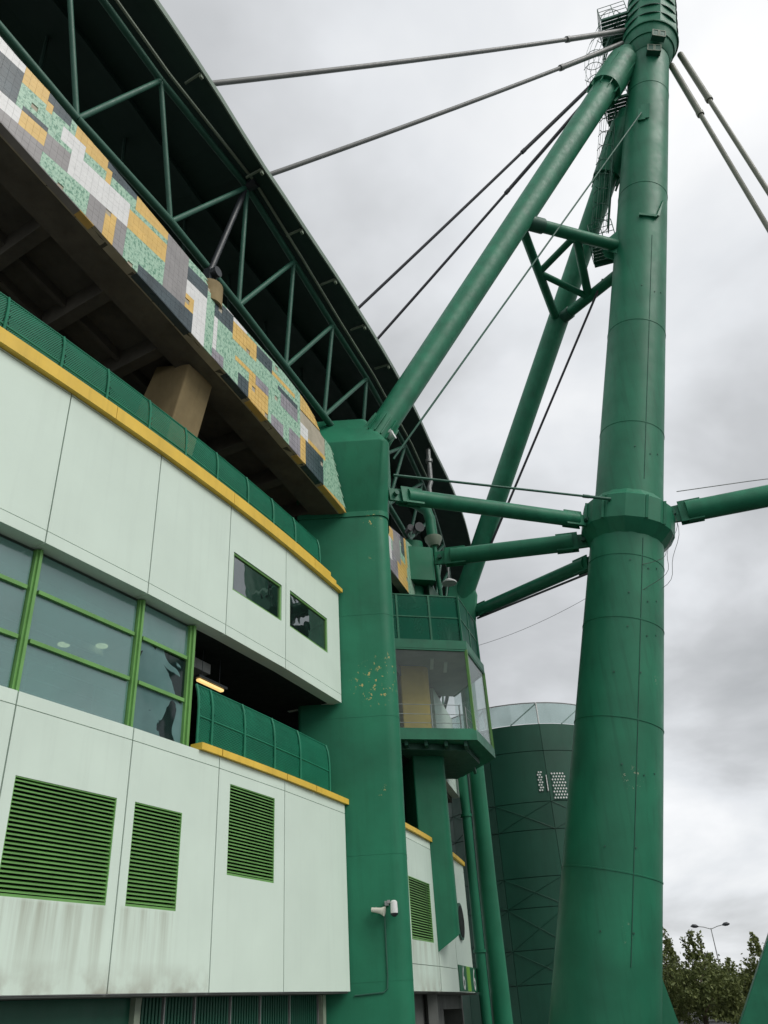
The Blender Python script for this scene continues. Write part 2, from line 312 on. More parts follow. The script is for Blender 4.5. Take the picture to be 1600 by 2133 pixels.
def louvre(parent, th0, th1, z0, z1, r=0.0, pitch=0.061):
    f = frame(th0, th1, r); w = f.w; L_ = MB()
    for q in ((0, w, z0, z0 + 0.04), (0, w, z1 - 0.02, z1), (0, 0.018, z0 + 0.04, z1 - 0.02), (w - 0.018, w, z0 + 0.04, z1 - 0.02)): L_.box(f, q[0], q[1], -0.10, -0.012, q[2], q[3])
    lv = L_.build('louvre', 'lime', parent)
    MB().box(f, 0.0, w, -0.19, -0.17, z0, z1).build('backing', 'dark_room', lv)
    n = int((z1 - z0 - 0.10) / pitch); sl = MB()
    c = lambda s, o_, z: Vector((s, o_, z))
    sl.hexa([c(-w / 2 + .02, .0, -.018), c(w / 2 - .02, .0, -.018), c(w / 2 - .02, -.07, .026), c(-w / 2 + .02, -.07, .026), c(-w / 2 + .02, .0, .002), c(w / 2 - .02, .0, .002), c(w / 2 - .02, -.07, .034), c(-w / 2 + .02, -.07, .034)])
    for v in range(len(sl.v)): x, y, z = sl.v[v]; sl.v[v] = (x, -y, z)      # local +Y points into the wall
    me = sl.mesh('slat'); me.materials.append(M['lime'])
    for k in range(n):
        z = z0 + 0.075 + (k + 0.0) * (z1 - z0 - 0.13) / (n - 1)
        inst(me, 'slat', lv, f(w / 2, -0.016, z), f.rot)
    return lv

low = thing('lower_facade', 'long lower white panel wall with green louvres, left of the nearest green column', 'wall', pol(-26.9, 0, 2.19))
LOUV = {3: (-28.63, -27.04, 3.41, 5.07), 4: (-26.71, -25.75, 3.43, 5.08), 5: (-24.655, -23.365, 4.155, 5.87), 2: (-30.55, -28.95, 3.41, 5.07)}
for k in range(len(SEAM) - 1):
    a, b = SEAM[k], SEAM[k + 1]; h = LOUV.get(k)
    panel(low, a, b, 2.19, 6.098, {2: 'panel_stained', 3: 'panel_stained', 4: 'panel_stained_b'}.get(k, 'panel'), h)
    panel(low, a, b, 6.112, 6.33, 'panel')
    if h: louvre(low, *h)
mb = MB(); ringband(mb, -34.5, -20.75, -0.30, -0.20, 2.25, 6.30); mb.build('backing_wall', 'backing', low)
cop = MB(); ringband(cop, -25.47, -24.97, -0.22, 0.07, 6.335, 6.47); cop.build('coping', 'yellow', low)
for a, b in ((-24.95, -23.06), (-23.04, -22.0), (-21.98, -20.60)): c2 = MB(); ringband(c2, a, b, -0.22, 0.07, 6.335, 6.47); c2.build('coping', 'yellow', low)

upw = thing('upper_facade', 'upper white panel wall with two small windows below the long yellow coping', 'wall', pol(-26.9, 0, 9.0))
WIN = {5: (-24.815, -23.20, 10.17, 11.16), 6: (-22.89, -21.28, 10.18, 11.20)}
for k in range(len(SEAM) - 1):
    a, b = SEAM[k], SEAM[k + 1]; h = WIN.get(k)
    panel(upw, a, b, 9.0, 9.225, 'panel', thick=0.34); panel(upw, a, b, 9.238, 12.262, 'panel', h); panel(upw, a, b, 12.275, 12.31, 'panel')
    if h:
        f = frame(h[0], h[1]); w = f.w; wn_ = MB()
        for q in ((0, w, h[2], h[2] + 0.05), (0, w, h[3] - 0.05, h[3]), (0, 0.05, h[2] + 0.05, h[3] - 0.05), (w - 0.05, w, h[2] + 0.05, h[3] - 0.05)): wn_.box(f, q[0], q[1], -0.10, -0.03, q[2], q[3])
        wo = wn_.build('window', 'lime', upw)
        MB().box(f, 0.051, w - 0.051, -0.075, -0.065, h[2] + 0.051, h[3] - 0.051).build('pane', 'glass_dark', wo)
mb = MB(); ringband(mb, -34.5, -25.0, -0.30, -0.20, 9.3, 12.25); mb.build('backing_wall', 'backing', upw)
for a, b in ((-34.5, -31.0), (-30.99, -28.0), (-27.99, -25.0), (-24.99, -22.0), (-21.99, -21.25)): mb = MB(); ringband(mb, a, b, -0.30, 0.12, 12.315, 12.63); mb.build('coping', 'yellow', upw)
mb = MB(); ringband(mb, -21.25, -20.98, -0.30, 0.12, 12.315, 12.52); mb.build('coping', 'yellow', upw)
mb = MB(); ringband(mb, -20.98, -20.66, -0.30, 0.12, 12.315, 12.43); mb.build('coping', 'yellow', upw)
f = frame(-20.75, -20.69); mb = MB(); mb.box(f, -0.05, 0.07, -1.6, -0.121, 9.01, 12.3); mb.build('return_wall', 'panel', upw)

# glazed strip between the two white walls
rib = thing('glazed_strip', 'strip of frosted glazing in light green frames between the white walls', 'window', pol(-28.0, -0.25, 6.35))
MUL = [-34.4, -32.52, -30.61, -28.70, -26.76, -25.56]
ZR = [6.36, 7.32, 8.22, 8.97]
for k, t in enumerate(MUL):
    f = frame(t, t + 0.2, -0.25); hw = 0.068 if k < len(MUL) - 1 else 0.09
    MB().box(f, -hw, hw, -0.13, 0.0, ZR[0], ZR[-1]).build('mullion', 'lime', rib)
    MB().box(f, -hw * 0.4, hw * 0.4, 0.001, 0.05, ZR[0], ZR[-1]).build('mullion_cap', 'lime', rib)
for k in range(len(MUL) - 1):
    f = frame(MUL[k], MUL[k + 1], -0.25)
    for z in ZR[1:-1]: MB().box(f, 0.12, f.w - 0.12, -0.11, -0.005, z - 0.035, z + 0.035).build('transom', 'lime', rib)
    for i in range(3): MB().box(f, 0.087, f.w - 0.087, -0.075, -0.062, ZR[i] + (0.036 if i else 0.0), ZR[i + 1] - 0.036).build('pane', 'glass_torn' if k == 4 and i < 2 else 'glass_frost', rib)

# rooms and concourses behind
room = thing('office_room', 'grey room with ceiling downlights behind the frosted glazing', 'room', pol(-29, -3, 6.2))
for nm, r0, r1, z0, z1, m in (('floor_slab', -6, -0.36, 6.05, 6.30, 'concrete_grey'), ('ceiling', -6, -0.36, 9.02, 9.2, 'room_grey'), ('back_wall', -6.1, -5.9, 6.31, 9.01, 'room_grey')):
    mb = MB(); ringband(mb, -34.6, -25.45, r0, r1, z0, z1); mb.build(nm, m, room)
f = frame(-25.5, -25.4, -0.4); MB().box(f, 0, 0.1, -5.5, -0.01, 6.31, 9.01).build('end_wall', 'room_grey', room)
f = frame(-26.6, -25.6, -2.6)
for th, r in ((-26.17, -3.2), (-25.75, -2.6), (-26.85, -3.6), (-28.3, -3.0), (-29.6, -3.2)):
    mb = MB(); c = pol(th, r, 8.99); mb.tube([c, c + Vector((0, 0, 0.028))], 0.13, 16); mb.build('downlight', 'down_on', room)
for z in (6.75, 7.0, 7.28): mb = MB(); mb.tube([pol(t, -.95, z) for t in frange(-34.4, -25.6, .8)], .022, 6); mb.build('handrail', 'steel', room, True)
for t in frange(-34.2, -25.8, 1.2): mb = MB(); mb.tube([pol(t, -.95, 6.3), pol(t, -.95, 7.28)], .025, 6); mb.build('handrail_post', 'steel', room, True)
for k in range(3):
    mb = MB(); ringband(mb, -34.4, -25.6, -1.3 - k * 1.5, -1.22 - k * 1.5, 8.85, 9.01); mb.build('ceiling_beam', 'white', room)

conc = thing('lower_concourse', 'dark open concourse bay above the lower wall, beside the nearest column', 'concourse', pol(-23, -3, 6.2))
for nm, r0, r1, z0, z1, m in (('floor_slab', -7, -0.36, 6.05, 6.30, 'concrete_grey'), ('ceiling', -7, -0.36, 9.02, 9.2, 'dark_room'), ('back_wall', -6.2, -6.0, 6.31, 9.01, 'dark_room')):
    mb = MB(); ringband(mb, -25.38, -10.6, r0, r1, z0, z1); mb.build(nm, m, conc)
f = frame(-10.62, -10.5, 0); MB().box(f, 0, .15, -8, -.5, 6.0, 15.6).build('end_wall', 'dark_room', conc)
mb = MB(); c = pol(-25.25, -0.75, 0); mb.tube([(c.x, c.y, 6.31), (c.x, c.y, 9.01)], 0.16, 14); mb.build('pillar', 'white', conc, True)
for th in (-24.0, -22.6, -21.3):
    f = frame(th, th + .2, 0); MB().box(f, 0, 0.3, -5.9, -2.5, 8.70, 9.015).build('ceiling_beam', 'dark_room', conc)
f = frame(-24.75, -23.9, -0.95); lt = thing('strip_light', 'lit fluorescent strip light under the lower concourse ceiling', 'lamp', f(0.5, 0, 8.22))
MB().box(f, 0.0, 1.05, -0.09, 0.09, 8.30, 8.36).build('housing', 'steel_black', lt); mb = MB(); mb.box(f, 0.06, 0.98, -0.05, 0.05, 8.235, 8.299); mb.build('tube', 'lamp_on', lt, bevel=.02)
for s in (0.2, 0.85): mb = MB(); mb.tube([f(s, 0, 8.361), f(s, 0, 9.02)], 0.008, 6); mb.build('hanger', 'steel_black', lt)
f = frame(-25.0, -24.0, -1.25); du = thing('ventilation_duct', 'pale grey boxed duct under the concourse ceiling beside the glazing', 'duct', f(.5, 0, 8.6))
MB().box(f, -0.1, 0.95, -0.2, 0.2, 8.58, 8.82).build('casing', 'steel', du, bevel=0.01); MB().box(f, 0.2, 0.5, -0.1, 0.1, 8.821, 9.02).build('hanger', 'steel', du)

# ------------------------------------------------------------------ guard fences
def fence(name, label, posts, prof, mid, extra=()):
    fe = thing(name, label, 'fence', pol(posts[0], prof[0][0], prof[0][1]))
    cum = [0]
    for k in range(len(prof) - 1): cum.append(cum[-1] + math.hypot(prof[k + 1][0] - prof[k][0], prof[k + 1][1] - prof[k][1]))
    H = cum[-1]
    def at(v):
        for k in range(len(prof) - 1):
            if v <= cum[k + 1] + 1e-6:
                t = (v - cum[k]) / (cum[k + 1] - cum[k]); return prof[k][0] + t * (prof[k + 1][0] - prof[k][0]), prof[k][1] + t * (prof[k + 1][1] - prof[k][1])
        return prof[-1]
    for t in posts:
        mb = MB(); mb.tube([pol(t, at(H * i / 8)[0] + 0.02, at(H * i / 8)[1]) for i in range(9)], 0.030, 8); mb.build('post', 'green_fence', fe, True)
    for k in range(len(posts) - 1):
        a, b = posts[k], posts[k + 1]
        for v in (H, mid):
            mb = MB(); mb.tube([pol(a, *at(v)), pol(b, *at(v))], 0.022, 6); mb.build('rail', 'green_fence', fe, True)
        wdt = (b - a) * R0 * math.pi / 180; pitch, wid = 0.046, 0.0225; mb = MB(); K = 7
        for sgn in (1, -1):
            s = -H if sgn > 0 else 0
            s0 = -H * 0.62 if sgn > 0 else 0.0
            while s0 < wdt + (H * 0.62 if sgn < 0 else 0):
                pts = []
                for i in range(K + 1):
                    v = H * i / K; x = s0 + sgn * v * 0.62
                    pts.append((x, v))
                for (x0, v0), (x1, v1) in zip(pts, pts[1:]):
                    xa, xb = max(0, min(wdt, x0)), max(0, min(wdt, x1))
                    if abs(xb - xa) < 0.75 * abs(x1 - x0): continue
                    (ra, za), (rb, zb) = at(v0), at(v1); dd = 0.004 * sgn
                    q = lambda x, r, z: pol(a + (b - a) * min(1, x / wdt), r + dd, z)
                    mb.quad(q(xa, ra, za), q(xa + wid, ra, za), q(xb + wid, rb, zb), q(xb, rb, zb))
                s0 += pitch
        mb.build('mesh_panel', 'green_fence', fe, recalc=False)
    return fe
fence('guard_fence', 'low curved green mesh guard fence on the lower white wall beside the column', [-25.44, -25.09, -24.20, -23.27, -22.36, -21.18], [(-0.12, 6.47), (-0.12, 7.2), (-0.15, 7.52), (-0.22, 7.72)], 0.58)
fence('guard_fence', 'long green mesh guard fence above the yellow coping of the upper wall', [-33.7, -32.78, -31.85, -30.92, -29.97, -28.97, -28.06, -27.10, -26.17, -25.26, -24.27, -23.35, -22.46, -21.35], [(-0.18, 12.63), (-0.18, 13.25), (-0.20, 13.52), (-0.26, 13.73)], 0.38)

# ------------------------------------------------------------------ upper concourse, soffit, mosaic fascia
ZB = [(-36, 18.9), (-31.0, 17.19), (-30.07, 16.87), (-28.62, 16.43), (-26.21, 15.85), (-23.38, 15.34), (-20.6, 15.04)]
ZT = [(-36, 20.9), (-31.35, 19.48), (-31.0, 19.35), (-30.38, 19.21), (-29.76, 19.0), (-29.11, 18.85), (-28.38, 18.63), (-27.52, 18.41), (-26.86, 18.25), (-26.33, 18.2), (-26.32, 17.95), (-25.7, 17.87), (-25.0, 17.77), (-23.6, 17.73), (-22.87, 17.62), (-22.53, 17.53), (-22.19, 17.36), (-21.89, 17.0), (-21.34, 16.9), (-20.6, 15.04)]
zb = lambda t: interp(ZB, t); zt = lambda t: interp(ZT, t)
ups = thing('upper_concourse', 'shadowed concrete concourse and stand soffit behind the mosaic band', 'concourse', pol(-27, -3, 12.2))
mb = MB(); ringband(mb, -36, -10, -8, -0.36, 12.0, 12.29); mb.build('floor_slab', 'concrete_grey', ups)
mb = MB(); ringband(mb, -36, -10, -7.2, -7.0, 12.3, 17.5); mb.build('back_wall', 'concrete', ups)
mb = MB(); ringband(mb, -36, -20.3, -0.75, 0.22, zb, lambda t: zb(t) + 0.45); mb.build('edge_beam', 'concrete', ups)
mb = MB(); ringband(mb, -36, -20.3, -8.0, -0.74, lambda t: zb(t) + 0.5, lambda t: zb(t) + 0.8); mb.build('soffit_slab', 'concrete', ups)
for k in range(11):
    t = -35.2 + k * 1.42; f = frame(t, t + .2, 0); z = zb(t)
    mb = MB(); mb.hexa([f(0, -7, z - 0.3), f(.3, -7, z - 0.3), f(.3, -.76, z + .02), f(0, -.76, z + .02), f(0, -7, z + 0.52), f(.3, -7, z + 0.52), f(.3, -.76, z + .52), f(0, -.76, z + .52)]); mb.build('raker_beam', 'concrete', ups)
for k in range(6):
    r = -2.0 - k * 0.85; mb = MB(); ringband(mb, -36, -20.3, r - 0.12, r, lambda t: zb(t) + 0.22, lambda t: zb(t) + 0.51); mb.build('step_riser', 'concrete', ups)
mb = MB(); mb.tube([pol(t, -2.4, 14.6 + 0.1 * math.sin(t * 2)) for t in frange(-33, -21, 1)], 0.05, 8); mb.build('service_pipe', 'steel_black', ups, True)

rk = thing('raking_pier', 'tan concrete pier leaning out under the mosaic band, behind the fence', 'pillar', pol(-25.8, -1.6, 12.3))
f = frame(-26.15, -25.4, 0); w = 0.95
mb = MB(); mb.hexa([f(0, -3.0, 12.3), f(w, -3.0, 12.3), f(w, -1.15, 12.3), f(0, -1.15, 12.3), f(0, -1.4, 16.2), f(w, -1.4, 16.2), f(w, -0.30, 15.78), f(0, -0.30, 15.78)]); mb.build('shaft', 'concrete_tan', rk, bevel=0.04)
mb = MB(); c = pol(-26.04, 0.03, 0); mb.tube([(c.x, c.y, 17.66), (c.x, c.y, 18.36)], 0.36, 24); mb.build('stub', 'concrete_tan', rk, True)
be = thing('truss_bearing', 'black steel bearing and strut carrying the roof truss on the tan stub', 'bearing', (c.x, c.y, 18.36))
f = frame(-26.16, -25.9, 0.0); MB().box(f, -0.1, 0.42, -0.22, 0.22, 18.365, 18.44).build('base_plate', 'steel_black', be)
mb = MB(); mb.hexa([f(-.04, -.16, 18.44), f(.36, -.16, 18.44), f(.36, .16, 18.44), f(-.04, .16, 18.44), f(.04, -.1, 19.05), f(.28, -.1, 19.05), f(.28, .1, 19.05), f(.04, .1, 19.05)]); mb.build('shoe', 'steel_black', be)
mb = MB(); mb.tube([f(.16, .1, 18.85), f(.16, .30, 18.85)], 0.15, 14); mb.build('pin', 'steel_black', be, True)
mb = MB(); mb.tube([f(.16, 0, 19.0), pol(-25.33, 0.36, 23.3)], 0.085, 10); mb.build('strut', 'steel_black', be, True)

PATCH = [('w', -34, -30.88, 19.04, 19.95), ('n', -32.6, -30.86, 18.05, 19.04), ('w', -32.2, -30.74, 17.45, 18.05), ('g', -33, -30.20, 16.4, 17.45), ('y', -30.99, -30.34, 18.70, 19.7), ('y', -30.34, -30.21, 18.55, 18.95), ('n', -30.34, -29.84, 18.72, 19.7), ('n', -30.74, -30.22, 17.95, 18.10), ('y', -30.73, -30.23, 17.45, 17.95),
 ('g', -30.23, -29.71, 17.42, 18.05), ('w', -29.98, -29.58, 18.10, 18.6), ('y', -29.78, -29.08, 18.42, 19.4), ('y', -29.08, -28.93, 18.12, 18.62), ('n', -29.10, -28.39, 18.40, 19.3), ('w', -29.71, -28.43, 17.38, 18.06), ('g', -29.32, -28.93, 16.0, 17.34), ('y', -28.93, -28.68, 16.0, 17.34), ('g', -28.68, -28.43, 16.0, 17.34),
 ('y', -28.42, -27.52, 17.36, 18.04), ('y', -28.37, -27.50, 18.18, 19.2), ('g', -27.50, -26.88, 16.60, 19.2), ('n', -26.90, -26.27, 17.50, 17.98), ('w', -26.90, -26.27, 17.03, 17.50), ('w', -26.66, -26.27, 15.7, 17.03), ('y', -26.89, -26.66, 16.52, 17.03), ('n', -28.04, -26.66, 15.7, 16.55), ('n', -26.13, -25.50, 17.18, 17.9),
 ('w', -26.13, -25.99, 16.17, 17.18), ('w', -25.70, -25.00, 17.62, 18.2), ('y', -25.49, -24.64, 17.10, 17.62), ('y', -25.36, -24.60, 16.44, 16.62), ('y', -24.90, -24.62, 15.3, 16.46), ('y', -24.62, -24.13, 15.3, 16.24), ('n', -25.23, -24.90, 15.3, 16.14), ('p', -24.63, -24.15, 16.24, 16.55), ('n', -24.62, -24.01, 17.16, 17.60), ('y', -24.01, -23.06, 17.14, 17.40), ('n', -23.76, -23.02, 16.86, 17.10),
 ('p', -23.71, -23.02, 16.40, 16.86), ('p', -26.12, -25.74, 15.3, 16.12), ('p', -24.11, -23.59, 15.3, 15.78), ('y', -22.85, -21.79, 17.05, 18.0), ('y', -22.88, -22.64, 15.0, 16.06), ('w', -22.88, -22.54, 16.10, 16.55), ('c', -22.88, -21.69, 16.22, 17.05), ('y', -22.60, -21.73, 16.06, 16.22), ('n', -22.62, -21.78, 15.0, 16.06), ('p', -23.39, -22.90, 15.0, 15.95), ('y', -21.76, -20.5, 14.9, 15.20)]
TN = {'w': 'tile_w', 'n': 'tile_n', 'y': 'tile_y', 'g': 'tile_g', 'p': 'tile_p', 'm': 'tile_m'}
def mosaic(parent, th0, th1, zb, zt, patches, r=0.30, size=0.155):
    dth = size / R0 * 180 / math.pi; nc = round((th1 - th0) / dth); dth = (th1 - th0) / nc
    groups = {}
    for i in range(nc):
        a, b = th0 + i * dth, th0 + (i + 1) * dth; tm = (a + b) / 2
        z = 14.725
        while z < 21:
            zm = z + size / 2; hit = -1
            for k, (c, p0, p1, q0, q1) in enumerate(patches):
                if p0 <= tm <= p1 and q0 <= zm <= q1: hit = k; break
            groups.setdefault(hit, []).append((a, b, z, z + size)); z += size
    gth, gz = 0.0016 / R0 * 180 / math.pi, 0.0016
    for k, tl in sorted(groups.items()):
        col = patches[k][0] if k >= 0 else 'm'
        if col == 'c': continue
        mb = MB()
        for a, b, z0, z1 in tl:
            gk = 2.6 if a > -26.3 and col in 'nwyp' else 1.0; a2, b2 = a + gth * gk, b - gth * gk; z0 += gz * gk; z1 -= gz * gk
            la, lb, ha, hb = max(z0, zb(a)), max(z0, zb(b)), min(z1, zt(a)), min(z1, zt(b))
            if ha - la < 0.01 and hb - lb < 0.01: continue
            ha, hb = max(ha, la + .001), max(hb, lb + .001)
            if random.random() < 0.012 and col in 'mny': continue           # a fallen tile
            rr = r + random.uniform(-.0008, .0008); o = len(mb.v)
            mb.v += [tuple(p) for p in (pol(a2, r - .02, la), pol(b2, r - .02, lb), pol(b2, r - .02, hb), pol(a2, r - .02, ha), pol(a2, rr, la), pol(b2, rr, lb), pol(b2, rr, hb), pol(a2, rr, ha))]
            mb.f += [tuple(o + q for q in f_) for f_ in ((4, 5, 6, 7), (0, 1, 5, 4), (1, 2, 6, 5), (2, 3, 7, 6), (3, 0, 4, 7))]
        if mb.f:
            o = mb.build('tile_patch', TN[col], parent, recalc=False)
            if k < 0: o['kind'] = 'stuff'
ms = thing('mosaic_fascia', 'long mosaic band of green, yellow, grey and white tile blocks along the stand edge', 'fascia', pol(-26, 0.3, 15.8))
mosaic(ms, -35.0, -20.6, zb, zt, PATCH)
mb = MB(); ringband(mb, -35.0, -20.61, 0.05, 0.282, zb, lambda t: max(zb(t) + .02, zt(t)), 0.25); mb.build('backing_wall', 'bare', ms)
for a, b, m in ((-34, -29.4, 'tile_g'), (-29.4, -29.1, 'tile_y'), (-28.1, -26.7, 'tile_n'), (-25.6, -24.9, 'tile_n'), (-24.8, -24.2, 'tile_y'), (-23.0, -22.7, 'tile_y'), (-22.6, -21.9, 'tile_n'), (-21.8, -20.65, 'tile_y')):
    mb = MB(); ringband(mb, a, b, 0.10, 0.296, lambda t: zb(t) - 0.02, lambda t: zb(t) - 0.002, 0.3); mb.build('soffit_tile_row', m, ms)
for a, b in ((-25.2, -24.6), (-24.5, -24.05), (-23.3, -22.9)):
    mb = MB(); ringband(mb, a, b, 0.0, 0.05, lambda t: zt(t) + 0.01, lambda t: zt(t) + 0.12, 0.3); mb.build('loose_flashing', 'gutter', ms)

ZB2 = lambda t: 14.86 + 0.02 * (t + 18); ZT2 = lambda t: 16.55 + 0.32 * (t + 18)
ms2 = thing('mosaic_fascia', 'short piece of mosaic band glimpsed between the two nearest columns', 'fascia', pol(-17, 0.3, 15))
P2 = [('y', -17.9, -17.2, 16.2, 16.75), ('w', -17.9, -17.45, 15.3, 16.2), ('p', -18, -17.0, 16.7, 18.5), ('g', -17.3, -16.6, 15.7, 16.7), ('n', -16.5, -16.15, 16.3, 17.6), ('y', -16.9, -16.0, 14.8, 15.9), ('y', -16.15, -15.85, 15.9, 17.6), ('p', -18.5, -16.9, 14.6, 15.8), ('p', -17.0, -16.5, 16.7, 18)]
mosaic(ms2, -18.6, -15.2, ZB2, ZT2, P2)
mb = MB(); ringband(mb, -18.6, -15.2, 0.0, 0.282, ZB2, ZT2, 0.4); mb.build('backing_wall', 'bare', ms2)
mb = MB(); ringband(mb, -20.4, -10.4, -1.4, -1.2, 9.2, 15.3); mb.build('back_wall', 'dark_room', ms2)
mb = MB(); ringband(mb, -18.6, -10.5, -8, 0.04, lambda t: 15.3, lambda t: 15.6, 0.6); mb.build('soffit_slab', 'concrete', ms2)

# ------------------------------------------------------------------ roof and its edge truss
RE_R = [(-40, 1.2), (-14, 1.2), (-9, 1.62), (-4, 1.87), (14, 1.9)]
RE_Z = [(-40, 27.6), (-34, 26.0), (-29.2, 24.54), (-27.4, 23.92), (-25.9, 23.3), (-23.6, 22.95), (-20.9, 22.86), (-16, 23.0), (-4, 23.1), (14, 23.2)]
rf = thing('stadium_roof', 'dark green metal stadium roof with curved overhanging edge', 'roof', pol(-22, 0.5, 23))
rows = [0.0, -1.0, -4.0, -9.0, -16.0, -26.0]
ts = frange(-40, 13, 0.8)
def roofpt(t, d, k): return pol(t, interp(RE_R, t) + d, interp(RE_Z, t) - max(d, -4.0) * 0.24 - min(0, d + 4.0) * 0.05 + k)
mb = MB()
mb.loft([[roofpt(t, d, 0.0) for d in rows] + [roofpt(t, d, 0.16) for d in reversed(rows)] for t in ts]); mb.build('deck', 'roof_under', rf)
mb = MB(); mb.loft([[roofpt(t, 0.003, -0.05), roofpt(t, 0.05, -0.05), roofpt(t, 0.05, 0.19), roofpt(t, 0.003, 0.19)] for t in ts]); mb.build('edge_flashing', 'roof_edge', rf)
for d in (-2.6, -5.2, -8.4, -12.0):
    mb = MB(); mb.loft([[roofpt(t, d - .09, -0.22), roofpt(t, d + .09, -0.22), roofpt(t, d + .09, -0.002), roofpt(t, d - .09, -0.002)] for t in ts]); mb.build('purlin', 'roof_under', rf)
tr = thing('roof_truss', 'green tubular truss running under the roof edge', 'truss', pol(-22, 0, 18.6))
BN = [(-34.2, 21.3), (-31.9, 20.6), (-29.62, 19.82), (-27.2, 19.49), (-24.94, 19.04), (-23.0, 18.70), (-21.06, 18.55)] + [(-18.75 + 2.3 * k, 18.5) for k in range(11)]
TNn = [(-33.0, 25.0), (-30.75, 24.3), (-28.25, 23.40), (-25.33, 23.30), (-23.28, 22.68), (-21.2, 22.22), (-18.9, 22.15)] + [(-17.6 + 2.3 * k, 22.15) for k in range(1, 11)]
Bp = [pol(t, -0.1, z) for t, z in BN]; Tp = [pol(t, 0.4, z) for t, z in TNn]
def chord(pts, r, nm, m='green_dark'):
    for a, b in zip(pts, pts[1:]): mb = MB(); mb.tube([a, b], r, 12); mb.build(nm, m, tr, True)
chord(Bp, 0.115, 'bottom_chord'); chord(Tp, 0.10, 'top_chord')
for k in range(len(Tp)):
    if k < len(Bp): mb = MB(); mb.tube([Bp[k], Tp[k]], 0.075, 10); mb.build('web_member', 'green_dark', tr, True)
    if k + 1 < len(Bp): mb = MB(); mb.tube([Tp[k], Bp[k + 1]], 0.068, 10); mb.build('web_member', 'green_dark', tr, True)
chord([pol(t, -2.2, z + 0.9) for t, z in BN], 0.09, 'inner_chord', 'roof_under')
for k in range(len(Bp) - 1): mb = MB(); mb.tube([pol(BN[k][0], -2.2, BN[k][1] + .9), roofpt(BN[k][0], -3.6, 0)], 0.06, 8); mb.build('inner_post', 'roof_under', tr, True)
mb = MB(); mb.tube([Tp[3] - Vector((0, 0, 0)), Tp[3] + (frame(-25.33, -25.2).n * 0.35)], 0.16, 16); mb.build('node_drum', 'steel_black', tr, True)
gu = thing('gutter_pipe', 'thin pale gutter pipe on brackets beside the truss top chord', 'pipe', pol(-25, 0.7, 23))
gp = [pol(t, 0.70, z + 0.02) for t, z in TNn[:9]]
for a, b in zip(gp, gp[1:]): mb = MB(); mb.tube([a, b], 0.045, 8); mb.build('pipe', 'gutter', gu, True)
for t in (-31.6, -29.55, -27.75, -25.6, -23.9, -22.2, -20.4, -18.6):
    zz = interp(TNn, t); mb = MB(); mb.bar(pol(t, 0.62, zz + .05), pol(t, 0.62, interp(RE_Z, t) + .06), 0.05, 0.09); mb.bar(pol(t, 0.62, interp(RE_Z, t) - .06), pol(t, 1.16, interp(RE_Z, t) - .05), 0.05, 0.07); mb.build('bracket', 'gutter', gu)
    MB().box(frame(t, t + .1), 0, 0.1, 1.12, 1.19, interp(RE_Z, t) - .20, interp(RE_Z, t) - .052).build('bracket_end', 'gutter', gu)

# ------------------------------------------------------------------ columns
def rrect(x0, x1, y0, y1, radii, n=6):
    out = []
    for (cx, cy, a0), r in zip(((x1, y1, 0), (x0, y1, 90), (x0, y0, 180), (x1, y0, 270)), radii):
        sx = -1 if a0 in (0, 270) else 1; sy = -1 if a0 in (0, 90) else 1
        for k in range(n + 1):
            a = rad(a0 + 90 * k / n); out.append((cx + sx * r + r * math.cos(a), cy + sy * r + r * math.sin(a)))
    return out
def orient(ox, oy, deg):
    c, s = math.cos(rad(deg)), math.sin(rad(deg)); return lambda p, z: Vector((ox + p[0] * c - p[1] * s, oy + p[0] * s + p[1] * c, z))
col1 = thing('stadium_column', 'nearest tall green column with flared head, at the end of the white walls', 'column', (-1.2, 22.7, 0))
XR = [(0, -0.07), (8, 0.05), (14.9, 0.10)]
sec = lambda z, e=0.0: [Vector((x, y, z)) for x, y in rrect(-2.7 - e, interp(XR, z) + e, 22.02 - e, 23.45 + e, (.38, .1, .1, .38))]
mb = MB(); mb.loft([sec(z) for z in (0, 2, 4, 6, 8, 10, 12, 14.0, 14.92)]); mb.build('shaft', 'green_col', col1, True)
mb = MB(); mb.loft([sec(14.925, .03), sec(15.10, .03)]); mb.build('neck_band', 'green_col', col1, True)
mb = MB(); rr = lambda x0, x1, y0, y1, r, z: [Vector((x, y, z)) for x, y in rrect(x0, x1, y0, y1, (r, .05, .05, r))]
mb.loft([rr(-2.7, 0.10, 22.08, 23.5, .36, 15.11), rr(-2.7, 0.12, 22.02, 23.5, .36, 15.3), rr(-2.8, .30, 21.25, 23.9, .30, 17.22), rr(-2.8, .30, 21.25, 23.9, .30, 17.27), rr(-2.6, -0.38, 22.2, 23.6, .2, 18.85)]); hd_ = mb.build('head', 'green_col', col1, True); hd_.data.set_sharp_from_angle(angle=rad(22))
for z in (2.35, 5.1, 8.6, 11.6): mb = MB(); mb.loft([sec(z, .004), sec(z + .018, .004)]); mb.build('joint_line', 'green_col', col1, True)

